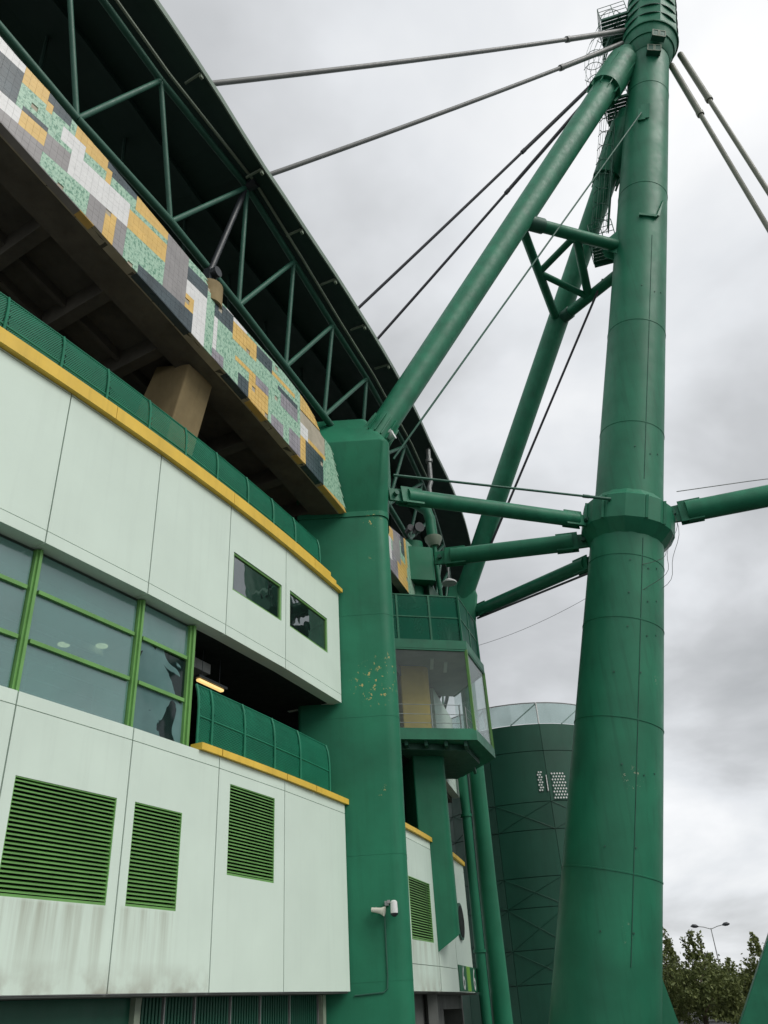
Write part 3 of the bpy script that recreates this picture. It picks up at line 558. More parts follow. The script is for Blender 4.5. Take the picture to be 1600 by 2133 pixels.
col2 = thing('stadium_column', 'second green column, passing behind the glass booth, with boxy head and slanting foot', 'column', (1.1, 28.7, 3))
o2 = orient(0.42, 28.12, 15)
s2 = lambda z, x0=0.0, x1=1.18, y0=0.0, y1=1.35, r=.32: [o2(p, z) for p in rrect(x0, x1, y0, y1, (r, .05, .05, r))]
ft = s2(0.0); zf = lambda p: 3.0 + 0.72 * max(0, min(1, ((p.x - 0.42) * math.cos(rad(15)) + (p.y - 28.12) * math.sin(rad(15))) / 1.18))
mb = MB(); mb.loft([[Vector((p.x, p.y, zf(p))) for p in ft], s2(5.5), s2(9.3)]); mb.build('shaft', 'green_col', col2, True)
mb = MB(); mb.loft([s2(9.61, -.15, .98, .3, 1.35), s2(12.39, -.15, .98, .3, 1.35)]); mb.build('yellow_shaft', 'yellow_dark', col2, True)
mb = MB(); mb.loft([s2(12.41, .30, 1.1, .3, 1.3), s2(15.65, .30, 1.1, .3, 1.3)]); mb.build('upper_shaft', 'green_col', col2, True)
mb = MB(); mb.loft([[o2(p, z) for p in rrect(.30, 1.42, -.12, 1.4, (.12, .05, .05, .12), 3)] for z in (15.70, 17.12)]); mb.build('head', 'green_col', col2, True)
mb = MB(); mb.loft([[o2(p, z) for p in rrect(.25, 1.25, 0.4, 1.4, (.3, .05, .05, .3), 5)] for z in (17.13, 17.72)]); mb.build('head_cap', 'green_col', col2, True)
MB().box(lambda a, b, z: o2((a, b), z), 0.05, 0.35, 0.5, 1.2, 0.0, 3.05).build('foot_post', 'concrete_grey', col2)
f = lambda a, b, z: o2((a, b), z)
mb = MB(); mb.hexa([f(1.2, .2, 15.0), f(1.9, .3, 14.75), f(1.9, .8, 14.75), f(1.2, .9, 15.0), f(1.2, .2, 15.69), f(1.9, .3, 14.95), f(1.9, .8, 14.95), f(1.2, .9, 15.69)]); mb.build('bracket', 'green_dark', col2)

col3 = thing('round_column', 'round green column beside the far downpipe, running up behind the glass booth', 'column', (3.05, 34.7, 0))
mb = MB(); mb.tube([(3.03, 34.7, 0), (3.03, 34.7, 6), (3.10, 34.7, 12), (3.15, 34.7, 16.0)], [.36, .34, .32, .32], 24); mb.build('shaft', 'green_col', col3, True)
mb = MB(); mb.loft([rr(2.7, 3.7, 34.2, 35.4, .12, 16.01), rr(2.6, 3.98, 34.1, 35.5, .12, 17.7), rr(2.8, 3.85, 34.3, 35.4, .1, 18.5)]); mb.build('head', 'green_col', col3, True)
dp = thing('downpipe', 'slim green downpipe with two collars left of the round column', 'pipe', (2.42, 34.35, 0))
mb = MB(); mb.tube([(2.43, 34.35, 0), (2.46, 34.35, 10.2)], 0.19, 18); mb.build('pipe', 'green_col', dp, True)
for z in (8.2, 3.45): mb = MB(); mb.tube([(2.44, 34.35, z), (2.44, 34.35, z + .10)], 0.235, 18); mb.build('collar', 'green_col', dp, True)

# ------------------------------------------------------------------ facade bays beyond the first column
bay2 = thing('bay_wall', 'narrow white wall bay with dark louvre between the two nearest columns', 'wall', pol(-16.7, 0.2, 2.19))
panel(bay2, -18.6, -15.6, 2.19, 2.83, 'panel_stained_c', r=.2); panel(bay2, -18.6, -15.6, 2.845, 6.098, 'panel_stained_c', (-17.58, -15.92, 3.44, 5.06), r=.2); panel(bay2, -18.6, -15.6, 6.112, 6.33, 'panel', r=.2)
louvre(bay2, -17.58, -15.92, 3.44, 5.06, r=.2, pitch=.066)
mb = MB(); ringband(mb, -18.6, -15.6, -.15, 0.0, 2.2, 6.3); mb.build('backing_wall', 'backing', bay2)
mb = MB(); ringband(mb, -18.6, -15.5, 0.0, .27, 6.335, 6.47); mb.build('coping', 'yellow', bay2)
bay3 = thing('bay_wall', 'far white wall bay with a round vent and gate sign behind the slanting column foot', 'wall', pol(-13, 0.2, 2.19))
panel(bay3, -15.55, -13.65, 2.19, 2.83, 'panel', r=.2); panel(bay3, -15.55, -13.65, 2.845, 6.098, 'panel', r=.2); panel(bay3, -13.63, -11.2, 2.19, 6.098, 'panel', r=.2); panel(bay3, -15.55, -11.2, 6.112, 6.33, 'panel', r=.2)
mb = MB(); ringband(mb, -15.55, -11.2, -.15, .05, 2.2, 6.3); mb.build('backing_wall', 'backing', bay3)
mb = MB(); ringband(mb, -15.5, -11.15, 0.0, .27, 6.335, 6.47); mb.build('coping', 'yellow', bay3)
f = frame(-13.35, -12.15, .2); mb = MB(); c = f(f.w / 2, 0.002, 4.3); mb.tube([c, c + f.n * 0.06], .58, 28); v = mb.build('round_vent', 'green_dark', bay3, True)
mb = MB(); mb.tube([c + f.n * .061, c + f.n * 0.075], .5, 28); mb.build('vent_disc', 'dark_room', v, True)
bay3u = thing('bay_wall', 'corner of a far upper white wall glimpsed under the glass booth', 'wall', pol(-12, 0.1, 9))
panel(bay3u, -13.6, -10.3, 9.07, 9.3, 'panel', r=.2, thick=.3); panel(bay3u, -13.6, -10.3, 9.31, 12.3, 'panel', r=.2); mb = MB(); ringband(mb, -13.6, -10.35, -.4, -.12, 8.9, 12.2); mb.build('backing_wall', 'concrete', bay3u)

# ground storey below the white walls
base = thing('ground_storey_wall', 'dark green recessed wall under the white panels at lower left', 'wall', pol(-29, -.5, 0))
mb = MB(); ringband(mb, -36, -26.05, -.8, -.5, 0, 2.15); mb.build('wall', 'green_panel', base)
mb = MB(); ringband(mb, -36, -20.7, -3, -.05, 2.155, 2.185); mb.build('soffit', 'concrete_grey', base)
gate = thing('roller_gate', 'ribbed dark metal gate in a pale frame under the white panels', 'gate', pol(-23.5, -.5, 0))
GT = [-25.92, -25.40, -24.75, -23.9, -23.1, -22.2, -21.2]
for a, b in zip(GT, GT[1:]):
    f = frame(a, b, -.5); mb = MB(); n = int(f.w / 0.09)
    for k in range(n): s = 0.03 + k * (f.w - .06) / n; mb.box(f, s, s + (f.w - .06) / n * .55, -.05, 0.0, 0, 2.15)
    mb.box(f, 0.03, f.w - .03, -.09, -.051, 0, 2.15); mb.build('leaf', 'green_panel', gate)
    MB().box(f, f.w - .012, f.w + .012, -.05, .012, 0, 2.15).build('rail', 'steel', gate)
for t, hw in ((-26.0, .07), (-21.12, .07)):
    f = frame(t, t + .1, -.42); MB().box(f, -hw, hw, -.1, .03, 0, 2.15).build('frame_post', 'gutter', gate)
    mb = MB(); sg = 1 if t < -24 else -1; mb.hexa([f(sg * hw, -.08, 1.75), f(sg * (hw + .05), -.08, 2.15), f(sg * (hw + .05), .0, 2.15), f(sg * hw, .0, 1.75), f(sg * hw, -.08, 2.15), f(sg * (hw + .22), -.08, 2.15), f(sg * (hw + .22), 0, 2.15), f(sg * hw, 0, 2.15)]); mb.build('corner_brace', 'gutter', gate)
gw = thing('ground_storey_wall', 'grey concrete ground wall with dark doorway below the far white bays', 'wall', pol(-14, -.4, 0))
mb = MB(); ringband(mb, -19, -13.2, -.9, -.5, 0, 2.15); mb.build('wall', 'concrete_grey', gw)
mb = MB(); ringband(mb, -13.2, -10.2, -.9, -.5, 1.75, 2.15); mb.build('lintel', 'concrete_grey', gw)
mb = MB(); ringband(mb, -19.0, -9.6, -2.2, -2.0, 0, 2.15); mb.build('inner_wall', 'dark_room', gw)
f = frame(-10.2, -10.1, -.5); MB().box(f, 0, .3, -1.6, -.002, 0, 2.14).build('jamb', 'concrete_grey', gw)
mb = MB(); ringband(mb, -19, -10.2, -3, .1, 2.155, 2.185); mb.build('soffit', 'concrete_grey', gw)

sg = thing('gate_sign', 'green gate sign with two white sixes and a lime stripe on the far white bay', 'sign', pol(-12.2, .22, 2.25))
f = frame(-13.62, -10.72, .2)
w = f.w; MB().box(f, 0, w * .40, .004, .03, 2.22, 2.96).build('board', 'sign_green', sg); MB().box(f, w * .40, w * .60, .004, .031, 2.22, 2.96).build('stripe', 'sign_lime', sg); MB().box(f, w * .60, w, .004, .03, 2.22, 2.96).build('board', 'sign_green', sg)
for s in (w * .10, w * .70):
    fc = bpy.data.curves.new('numeral', 'FONT'); fc.body = '6'; fc.size = 0.98; fc.extrude = 0.004; fc.materials.append(M['white'])
    fo0 = bpy.data.objects.new('numeral', fc); C.objects.link(fo0); nm_ = bpy.data.meshes.new_from_object(fo0.evaluated_get(bpy.context.evaluated_depsgraph_get())); bpy.data.objects.remove(fo0); fo = bpy.data.objects.new('numeral', nm_); C.objects.link(fo); fo.parent = sg; p = f(s + .18, .038, 2.26) - Vector(BASE[sg.name]); fo.location = p; fo.rotation_euler = (rad(90), 0, f.rot); BASE[fo.name] = BASE[sg.name]

# ------------------------------------------------------------------ glass booth with balcony
bo = thing('glass_booth', 'projecting glass booth with a green screened balcony on top, beside the nearest column', 'booth', (1.5, 28.5, 9.3))
BP = [(-0.9, 26.52), (2.55, 27.46), (3.33, 29.9), (2.3, 32.3), (-1.5, 31.0)]
def poly(mb, pts, z0, z1): return mb.loft([[Vector((x, y, z0)) for x, y in pts], [Vector((x, y, z1)) for x, y in pts]])
def grow(pts, d):
    cx = sum(p[0] for p in pts) / len(pts); cy = sum(p[1] for p in pts) / len(pts)
    return [(x + (x - cx) / math.hypot(x - cx, y - cy) * d, y + (y - cy) / math.hypot(x - cx, y - cy) * d) for x, y in pts]
mb = MB(); poly(mb, grow(BP, .06), 9.28, 9.60); mb.build('floor_slab', 'green_tube', bo)
mb = MB(); poly(mb, grow(BP, -.55), 9.08, 9.275); mb.build('under_frame', 'green_dark', bo)
for k in range(5):
    t = .12 + k * .19; a = Vector((BP[0][0] + (BP[1][0] - BP[0][0]) * t, BP[0][1] + (BP[1][1] - BP[0][1]) * t, 9.2)); mb = MB(); mb.bar(a + Vector((.05, .1, 0)), a + Vector((.6, 4.0, 0)), .1, .16); mb.build('under_rib', 'green_dark', bo)
mb = MB(); poly(mb, grow(BP, .05), 12.46, 12.78); mb.build('roof_slab', 'green_tube', bo)
mb = MB(); poly(mb, grow(BP, -.1), 12.40, 12.458); mb.build('ceiling', 'room_grey', bo)
for k in range(2):
    MB().box(lambda a, b, z: Vector((a, b, z)), 1.3 + k * .5, 1.42 + k * .5, 27.9 + k * .4, 28.9 + k * .4, 12.36, 12.398).build('ceiling_light', 'white', bo)
def edgef(p, q):
    a = Vector((*p, 0)); b = Vector((*q, 0)); u = (b - a).normalized(); n = Vector((u.y, -u.x, 0)); f = lambda s, o, z: a + u * s + n * o + Vector((0, 0, z)); f.w = (b - a).length; return f
for i in range(3):
    f = edgef(BP[i], BP[i + 1]); w = f.w
    MB().box(f, .06, w - .06, -.02, 0.0, 9.66, 12.40).build('pane', 'glass_clear', bo)
    MB().box(f, .05, w - .05, -.05, .03, 9.601, 9.66).build('sill', 'green_tube', bo); MB().box(f, .05, w - .05, -.05, .03, 12.40, 12.459).build('head_rail', 'green_tube', bo)
    MB().box(f, -.045, .045, -.05, .04, 9.601, 12.459).build('corner_frame', 'lime', bo)
    if i < 2:
        for z in (9.95, 10.25, 10.58): mb = MB(); mb.tube([f(.3, -.35, z), f(w - .3, -.35, z)], .012, 8); mb.build('inner_rail', 'steel', bo, True)
        for s in (.4, w * .62, w - .35): mb = MB(); mb.tube([f(s, -.35, 9.6), f(s, -.35, 10.58)], .025, 8); mb.build('inner_post', 'steel', bo, True)
    # balcony screen
    lean = .10; n = 3 if i == 0 else 2
    for k in range(n):
        s0, s1 = w * k / n, w * (k + 1) / n
        for z0, z1 in ((12.80, 13.68), (13.72, 14.52)):
            MB().box(f, s0 + .04, s1 - .04, -.105, -.095, z0, z1).build('screen', 'mesh_screen', bo)
        MB().box(f, s0 - .035, s0 + .035, -.13, -.07, 12.79, 14.56).build('screen_post', 'green_tube', bo)
    for z in (13.68, 14.52): MB().box(f, .04, w - .04, -.125, -.075, z, z + .04).build('screen_rail', 'green_tube', bo)

# ------------------------------------------------------------------ drum tower
DC, DR = Vector((6.75, 47.5, 0)), 5.0
dr = thing('ramp_tower', 'dark green clad round tower with glass parapet behind the mast', 'tower', DC)
def dp_(a, r, z): return Vector((DC.x + r * math.cos(rad(a)), DC.y + r * math.sin(rad(a)), z))
RZ = [0.0, 2.48, 3.85, 5.57, 6.87, 8.96, 10.25, 12.73, 14.12]
A0 = 276.0                                            # a vertical joint as seen between booth and mast
ang = [A0 + 32.0 * k for k in range(-4, 4)]
mb = MB(); mb.loft([[dp_(a, DR - .12, z) for a in range(0, 360, 10)] for z in (0, 14.0)]); mb.build('core', 'green_panel', dr, True)
for a, b in zip(ang, ang[1:]):
    for z0, z1 in zip(RZ, RZ[1:]):
        mb = MB(); aa = [a + .12 + (b - a - .24) * i / 4 for i in range(5)]
        mb.loft([[dp_(t, DR - .1, z0 + .015), dp_(t, DR, z0 + .015), dp_(t, DR, z1 - .015), dp_(t, DR - .1, z1 - .015)] for t in aa]); mb.build('cladding_panel', 'green_panel', dr, True)
        if z1 - z0 < 1.8 and z1 < 13:
            for p, q in ((z0, z1), (z1, z0)):
                mb = MB(); mb.tube([dp_(a + (b - a) * i / 8, DR + .012, p + (q - p) * i / 8) for i in range(9)], .012, 5); mb.build('cross_brace', 'green_panel', dr, True)
    mb = MB(); aa = [a + .2 + (b - a - .4) * i / 4 for i in range(5)]
    mb.loft([[dp_(t, DR - .06, 14.15), dp_(t, DR - .04, 14.15), dp_(t, DR - .04, 15.2), dp_(t, DR - .06, 15.2)] for t in aa]); mb.build('parapet_pane', 'glass_parapet', dr)
    mb = MB(); mb.tube([dp_(t, DR - .05, 15.24) for t in aa], .03, 6); mb.build('parapet_rail', 'steel', dr, True)
    mb = MB(); mb.tube([dp_(a, DR - .05, 14.1), dp_(a, DR - .05, 15.24)], .04, 6); mb.build('parapet_post', 'white', dr, True)
    mb = MB(); mb.tube([dp_(a, DR - .1, 15.2), dp_(a + (b - a) * .25, DR - .1, 14.7), dp_(a - 17, DR - .12, 14.15)][::2], .035, 6); mb.build('parapet_brace', 'white', dr, True)
def perforated(a0, a1, z0, z1, n, m_):
    pl = MB(); aa = [a0 + (a1 - a0) * i / 4 for i in range(5)]
    pl.loft([[dp_(t, DR + .003, z0), dp_(t, DR + .02, z0), dp_(t, DR + .02, z1), dp_(t, DR + .003, z1)] for t in aa]); wd = pl.build('perforated_window', 'green_panel', dr)
    ho = MB()
    for j in range(m_):
        for i in range(n):
            t = a0 + (a1 - a0) * (i + .5 + (.25 if j % 2 else -.25)) / n; z = z0 + (z1 - z0) * (j + .5) / m_
            c = dp_(t, DR + .021, z); d = (c - Vector((DC.x, DC.y, z))).normalized(); ho.tube([c, c + d * .006], .045, 8)
    ho.build('light_hole', 'white', wd)['kind'] = 'stuff'
perforated(270.3, 273.0, 10.72, 11.72, 2, 8); perforated(278.3, 286.6, 10.32, 11.64, 5, 9)
mb = MB(); mb.tube([dp_(275.2, DR + .04, 10.72), dp_(275.2, DR + .04, 11.5)], .03, 6); mb.build('white_slit', 'white', dr, True)  # plain white tube drawn as the white slit line between the perforated windows

# ------------------------------------------------------------------ mast
MQ, MN, MT = Vector((1.4556, 28.8152, 0)), Vector((.96593, -.25882, 0)), Vector((.25882, .96593, 0))
def mast(z, out=0.0, side=0.0): return MQ + MN * (3.69 + .2455 * z + out) + MT * side + Vector((0, 0, z))
AX = (mast(1) - mast(0)).normalized(); AXO = (MN - AX * MN.dot(AX)).normalized(); AXT = AX.cross(AXO)
MD = [(0, 3.12), (9.6, 2.83), (15.8, 2.60), (18, 2.46), (28, 2.28), (37, 2.12), (43.0, 1.98)]
mr = lambda z: interp(MD, z) / 2
def mring(z, r, n=48, ph=0.0, sq=None): return [mast(z) + (AXO * math.cos(t) + AXT * math.sin(t)) * r for t in (2 * math.pi * (k + ph) / n for k in range(n))]
ma = thing('mast', 'huge leaning green steel mast with ring collar and faceted head', 'mast', mast(0))
mb = MB(); mb.loft([mring(z, mr(z)) for z in (0, 4, 8, 12, 15.7, 18, 22, 26, 30, 34, 38, 42.96)]); mb.build('shaft', 'green', ma, True)
for z in (4.9, 9.3, 12.6, 14.9, 20.4, 25.3, 33.2, 40.2): mb = MB(); mb.loft([mring(z, mr(z) - .02), mring(z + .01, mr(z) + .014), mring(z + .05, mr(z) + .014), mring(z + .06, mr(z) - .02)]); mb.build('weld_seam', 'green', ma, True)
mb = MB(); sm = lambda z: mast(z) + (AXO * math.cos(rad(-110)) + AXT * math.sin(rad(-110))) * (mr(z) + .004)
sm2 = lambda z, a: mast(z) + (AXO * math.cos(rad(a)) + AXT * math.sin(rad(a))) * (mr(z) + .004)
mb.tube([sm2(z, -62) for z in (2.6, 6, 10, 14, 15.6)], .014, 6); mb.build('long_seam', 'green_dark', ma, True)
mb = MB(); mb.tube([sm2(z, -62) for z in (18, 22, 26, 30)], .012, 6); mb.build('long_seam', 'green_dark', ma, True)
for z, aa in [(z, (-80, -52, -35)) for z in (12.2, 13.4, 14.6, 7.8, 19.2, 27.0)] + [(z, (-95, -60)) for z in (3.4, 5.6, 10.8)]:
    for a in aa: mb = MB(); p = sm2(z + .1 * math.sin(a), a); d = (p - mast(z)).normalized(); mb.tube([p, p + d * .015], .03, 8); mb.build('plug', 'green_dark', ma)
# ring collar
rc = MB(); rc.loft([mring(15.75, mr(15.75) + .01, 16), mring(16.2, 1.66, 16), mring(17.1, 1.66, 16), mring(17.28, 1.42, 16), mring(17.5, mr(17.5) + .01, 16)]); ring = rc.build('ring_collar', 'green', ma)
for a in (-150, -118, -64, -38): p = lambda z, r: mast(z) + (AXO * math.cos(rad(a)) + AXT * math.sin(rad(a))) * r; mb = MB(); mb.bar(p(16.2, 1.67), p(17.1, 1.67), .05, .09, up=AXO); mb.build('stiffener', 'green', ring)
# head: funnel, discs and eight-sided tiers
hd = MB(); hd.loft([mring(42.95, mr(42.6) + .01, 40), mring(43.0, 1.04, 40), mring(43.66, 1.20, 40)]); head = hd.build('head', 'green', ma, True)
mb = MB(); mb.loft([mring(43.665, 1.15, 40), mring(43.67, 1.26, 40), mring(44.27, 1.37, 40)]); mb.build('head_skirt', 'green', head, True)
mb = MB(); mb.loft([mring(44.275, 1.3, 40), mring(44.28, 1.45, 40), mring(44.35, 1.46, 40)]); mb.build('head_disc', 'green', head, True)
zt_, r_ = 44.355, 1.45
for k in range(7):
    z1 = zt_ + .74; r1 = r_ - .036
    mb = MB(); mb.loft([mring(zt_, r_, 8, .5), mring(z1 - .05, r1, 8, .5)]); mb.build('head_tier', 'green', head)
    mb = MB(); mb.loft([mring(z1 - .048, r1 * 1.0, 40), mring(z1, r1 * 1.0, 40)]); mb.build('head_disc', 'green_dark', head, True)
    zt_, r_ = z1 + .004, r1
for a, z in ((-76, 42.35), (-70, 43.15)):             # two louvred boxes under the head
    c = mast(z) + (AXO * math.cos(rad(a)) + AXT * math.sin(rad(a))) * (mr(41.9) + .12 + (z - 42.35) * .30)
    u = (AXT * math.cos(rad(a)) - AXO * math.sin(rad(a))).normalized(); n_ = (AXO * math.cos(rad(a)) + AXT * math.sin(rad(a)))
    q = lambda s, o_, h: c + u * s + n_ * o_ + AX * h
    mb = MB(); mb.box(q, -.34, .34, -.15, .16, -.22, .22); bx = mb.build('hatch_box', 'green_dark', head)
    for s in (-.32, -.03, .03, .32): mb = MB(); mb.box(q, s - .02, s + .02, .161, .185, -.23, .23); mb.build('bar', 'gutter', bx)
    for h in (-.22, .22): mb = MB(); mb.box(q, -.34, .34, .161, .18, h - .02, h + .02); mb.build('bar', 'gutter', bx)
# brackets and plates on the shaft
def on_mast(a, z, r=0.0): return mast(z) + (AXO * math.cos(rad(a)) + AXT * math.sin(rad(a))) * (mr(z) + r)
mb = MB(); mb.bar(on_mast(-98, 37.3, .02), on_mast(-98, 38.1, .02), .16, .34, up=AXO); mb.bar(on_mast(-90, 37.4, .05), on_mast(-90, 38.4, .05), .05, .40, up=AXO); mb.build('tie_bracket', 'green', ma)
mb = MB(); mb.hexa([on_mast(-92, 31.0, .005), on_mast(-56, 31.0, .005), on_mast(-56, 31.0, .16), on_mast(-92, 31.0, .16), on_mast(-92, 31.12, .005), on_mast(-56, 31.12, .005), on_mast(-56, 31.12, .16), on_mast(-92, 31.12, .16)]); mb.build('ledge_plate', 'green', ma)
mb = MB(); mb.hexa([on_mast(-56, 31.1, .0), on_mast(-50, 31.1, .0), on_mast(-50, 31.1, .16), on_mast(-56, 31.1, .16), on_mast(-38, 32.3, .0), on_mast(-28, 32.3, .0), on_mast(-28, 32.3, .10), on_mast(-38, 32.3, .10)]); mb.build('fin_plate', 'green', ma)
mb = MB(); a_, b_ = Vector((7.44, 28.0, 3.3)), Vector((7.55, 28.2, 0.0))
mb.loft([[Vector((6.2, 28.0, z0)), Vector((x1, 28.0, z0)), Vector((x1, 28.5, z0)), Vector((6.2, 28.5, z0))] for z0, x1 in ((0.0, 7.65), (1.0, 7.42), (2.2, 7.20), (2.9, 7.08))]); mb.build('foot_fin', 'green', ma)

# legs, ring struts, props
def member(name, label, cat, a, b, ra, rb, m='green_tube', sleeves=(), group=None, seg=28):
    a = Vector(a); b = Vector(b); t = thing(name, label, cat, a, group); mb = MB(); mb.tube([a, a.lerp(b, .33), a.lerp(b, .66), b], [ra, ra + (rb - ra) * .33, ra + (rb - ra) * .66, rb], seg); mb.build('tube', m, t, True)
    d = (b - a).normalized(); L_ = (b - a).length
    for s0, s1, k in sleeves:
        r0 = ra + (rb - ra) * s0; mb = MB(); mb.tube([a + d * L_ * s0, a + d * L_ * s1], r0 * k, seg); sl = mb.build('sleeve', m, t, True)
        x = d.orthogonal().normalized(); y = d.cross(x)
        for q in range(10):
            w_ = x * math.cos(q * .628) + y * math.sin(q * .628); fin = MB(); fin.bar(a + d * L_ * (s0 - .018) + w_ * r0 * (k * .5 + .5), a + d * L_ * (s1 - .02) + w_ * r0 * k, .03, .10, up=w_); fin.build('rib', m, sl)
    return t
L1a, L1b = Vector((-.16, 22.15, 17.9)), mast(43.6, -1.15, -.3)
L3a, L3b = Vector((2.75, 35.0, 16.5)), mast(39.6, -.9, .1)
member('inclined_leg', 'thick pale green inclined leg from the nearest column head up to the mast head', 'leg', L1a, L1b, .44, .66, sleeves=((.865, .975, 1.30),))
member('inclined_leg', 'darker rear inclined leg rising behind the mast braces to the mast', 'leg', L3a, L3b, .43, .55, sleeves=((.865, .975, 1.30),))
l1 = MB(); bs = thing('leg_shoe', 'ribbed green shoe at the foot of the inclined leg on the column head', 'bracket', L1a)
d_ = (L1b - L1a).normalized(); x_ = d_.orthogonal().normalized(); y_ = d_.cross(x_)
mb = MB(); mb.tube([L1a - d_ * .2, L1a + d_ * .35], .47, 28); mb.build('socket', 'green_tube', bs, True)
for q in range(14):
    w_ = x_ * math.cos(q * .4488) + y_ * math.sin(q * .4488); fin = MB(); fin.bar(L1a + w_ * .50, L1a + d_ * .85 + w_ * .46, .035, .10, up=w_); fin.build('rib', 'green_tube', bs)
def strut(label, a, b, r, pin=True):
    a = Vector(a); b = Vector(b); t = thing('ring_strut', label, 'strut', a); d = (b - a).normalized(); Ls = (b - a).length
    mb = MB(); mb.tube([a + d * .55, b - d * .5], r, 22); mb.build('tube', 'green_tube', t, True)
    up = Vector((0, 0, 1)); n_ = d.cross(up).normalized(); v_ = n_.cross(d)
    for e, s in ((a, 1), (b, -1)):
        q = lambda i, j, k: e + d * s * i + n_ * j + v_ * k
        lug = MB(); lug.hexa([q(-.1, -.05, -r * .8), q(.85, -.05, -r * .9), q(.85, .05, -r * .9), q(-.1, .05, -r * .8), q(-.1, -.05, r * .8), q(.85, -.05, r * .9), q(.85, .05, r * .9), q(-.1, .05, r * .8)]); lg = lug.build('lug', 'green_tube', t)
        for o_ in (-.14, .14): pl = MB(); pl.hexa([q(.3, o_ - .02, -r * 1.05), q(1.1, o_ - .02, -r * 1.05), q(1.1, o_ + .02, -r * 1.05), q(.3, o_ + .02, -r * 1.05), q(.3, o_ - .02, r * 1.05), q(1.1, o_ - .02, r * 1.05), q(1.1, o_ + .02, r * 1.05), q(.3, o_ + .02, r * 1.05)]); pl.build('gusset', 'green_tube', t)
        mb = MB(); mb.tube([q(.1, -.2, 0), q(.1, .2, 0)], .08, 12); mb.build('pin', 'green_dark', lg, True)
    return t
strut('upper green strut from the nearest column head to the mast ring', (.28, 22.5, 15.95), mast(16.75, -1.45, -.75), .27)
strut('middle green strut from the second column head to the mast ring', (1.95, 28.4, 16.65), mast(16.35, -1.5, .0), .33)
strut('lower green strut reaching from behind the booth balcony to the mast ring', (3.75, 34.8, 17.1), mast(15.9, -1.2, .8), .27)
ND = Vector((19.0, 24.1, 16.8))
strut('right hand green strut leaving the mast ring for the picture edge', mast(16.75, 1.55), ND, .40)
lg = thing('outrigger_leg', 'slanting green box leg at the lower right corner', 'leg', (8.75, 26.86, 0))
mb = MB(); mb.bar(Vector((8.62, 26.9, 0)), ND, .72, .80, up=(MN.x, MN.y, -.6)); mb.build('leg', 'green_tube', lg, bevel=.03)
mb = MB(); mb.tube([ND + MT * -1.0, ND + MT * 1.0], .35, 16); mb.build('head_pin', 'green_tube', lg, True)

# horizontal brace triangle between legs and mast
def on(a, b, z): t = (z - a.z) / (b.z - a.z); return a.lerp(b, t)
pa, pc, pb, pb2 = on(L1a, L1b, 29.75), on(L3a, L3b, 29.7), mast(30.3, -.9, -.4), mast(29.6, -.9, .45)
bt = thing('brace_triangle', 'dark triangle of brace tubes between the two legs and the mast', 'brace', pb)
def br(a, b, r, sl=True):
    mb = MB(); mb.tube([a, b], r, 16); o_ = mb.build('brace', 'green_tube', bt, True)
    if sl:
        d = (b - a)
        for t0, t1 in ((0.0, .22),): mb = MB(); mb.tube([a + d * t0, a + d * t1], r * 1.22, 16); mb.build('sleeve', 'green_dark', o_, True)
br(pa, pb, .27); br(pc, pb2, .25); br(pa, pc, .20, False)
mab, mbc, mac = pa.lerp(pb, .55), pc.lerp(pb2, .52), pa.lerp(pc, .48)
br(mac, mab, .15, False); br(mac, mbc, .15, False); br(mab, mbc, .19, False)
for s in (-1, 1):
    mb = MB(); mb.hexa([pb - MN * .7 + MT * s * .22 + Vector((0, 0, -.1)), pb + MN * .1 + MT * s * .22 + Vector((0, 0, -.9)), pb + MN * .1 + MT * (s * .22 + .05) + Vector((0, 0, -.9)), pb - MN * .7 + MT * (s * .22 + .05) + Vector((0, 0, -.1)), pb - MN * .7 + MT * s * .22 + Vector((0, 0, .25)), pb + MN * .1 + MT * s * .22 + Vector((0, 0, .8)), pb + MN * .1 + MT * (s * .22 + .05) + Vector((0, 0, .8)), pb - MN * .7 + MT * (s * .22 + .05) + Vector((0, 0, .25))]); mb.build('gusset', 'green_tube', bt)

# ------------------------------------------------------------------ cables
def cable(label, a, b, r, m='cable', sag=0.0, sock=None, name='stay_cable', cat='cable', group=None):
    a = Vector(a); b = Vector(b); t = thing(name, label, cat, a, group)
    pts = [a.lerp(b, k / 12) - Vector((0, 0, sag * 4 * (k / 12) * (1 - k / 12))) for k in range(13)]
    mb = MB(); mb.tube(pts, r, 10); mb.build('strand', m, t, True)
    if sock:
        L_ = (b - a).length; pp = lambda d: a.lerp(b, d / L_) - Vector((0, 0, sag * 4 * (d / L_) * (1 - d / L_)))
        mb = MB(); mb.tube([pp(sock * i / 6) for i in range(7)], r * 1.35, 12); mb.build('socket', m, t, True)
        mb = MB(); mb.tube([pp(sock), pp(sock + .25)], r * 1.55, 12); mb.build('ferrule', m, t, True)
    return t
cable('topmost grey stay cable from the mast head to the roof', mast(45.6, -1.3, -.5), (-9.6, 14.5, 25.6), .10, sag=.3, sock=5.2)
cable('second grey stay cable from the mast head, meeting the roof edge lower', mast(44.4, -1.4, -.6), (-8.6, 19.2, 25.6), .10, sag=.25, sock=5.0)
cable('upper dark cable of the close pair left of the inclined leg', mast(43.25, -2.1, -.2), (-5.0, 28.6, 25.4), .072, 'cable_dark', sag=.12, sock=7.0)
cable('lower dark cable of the close pair left of the inclined leg', mast(43.2, -2.1, .1), (-4.6, 32.2, 25.4), .072, 'cable_dark', sag=.12, sock=8.5)
cable('outer olive backstay cable on the right of the mast head', mast(43.9, 1.55, .65), ND + MT * .0 + MN * .2, .115, 'cable_tan', sock=4.2)
cable('inner olive backstay cable on the right of the mast', mast(43.0, 1.12, .5), ND + MT * .7 - MN * .45, .115, 'cable_tan', sock=4.2)
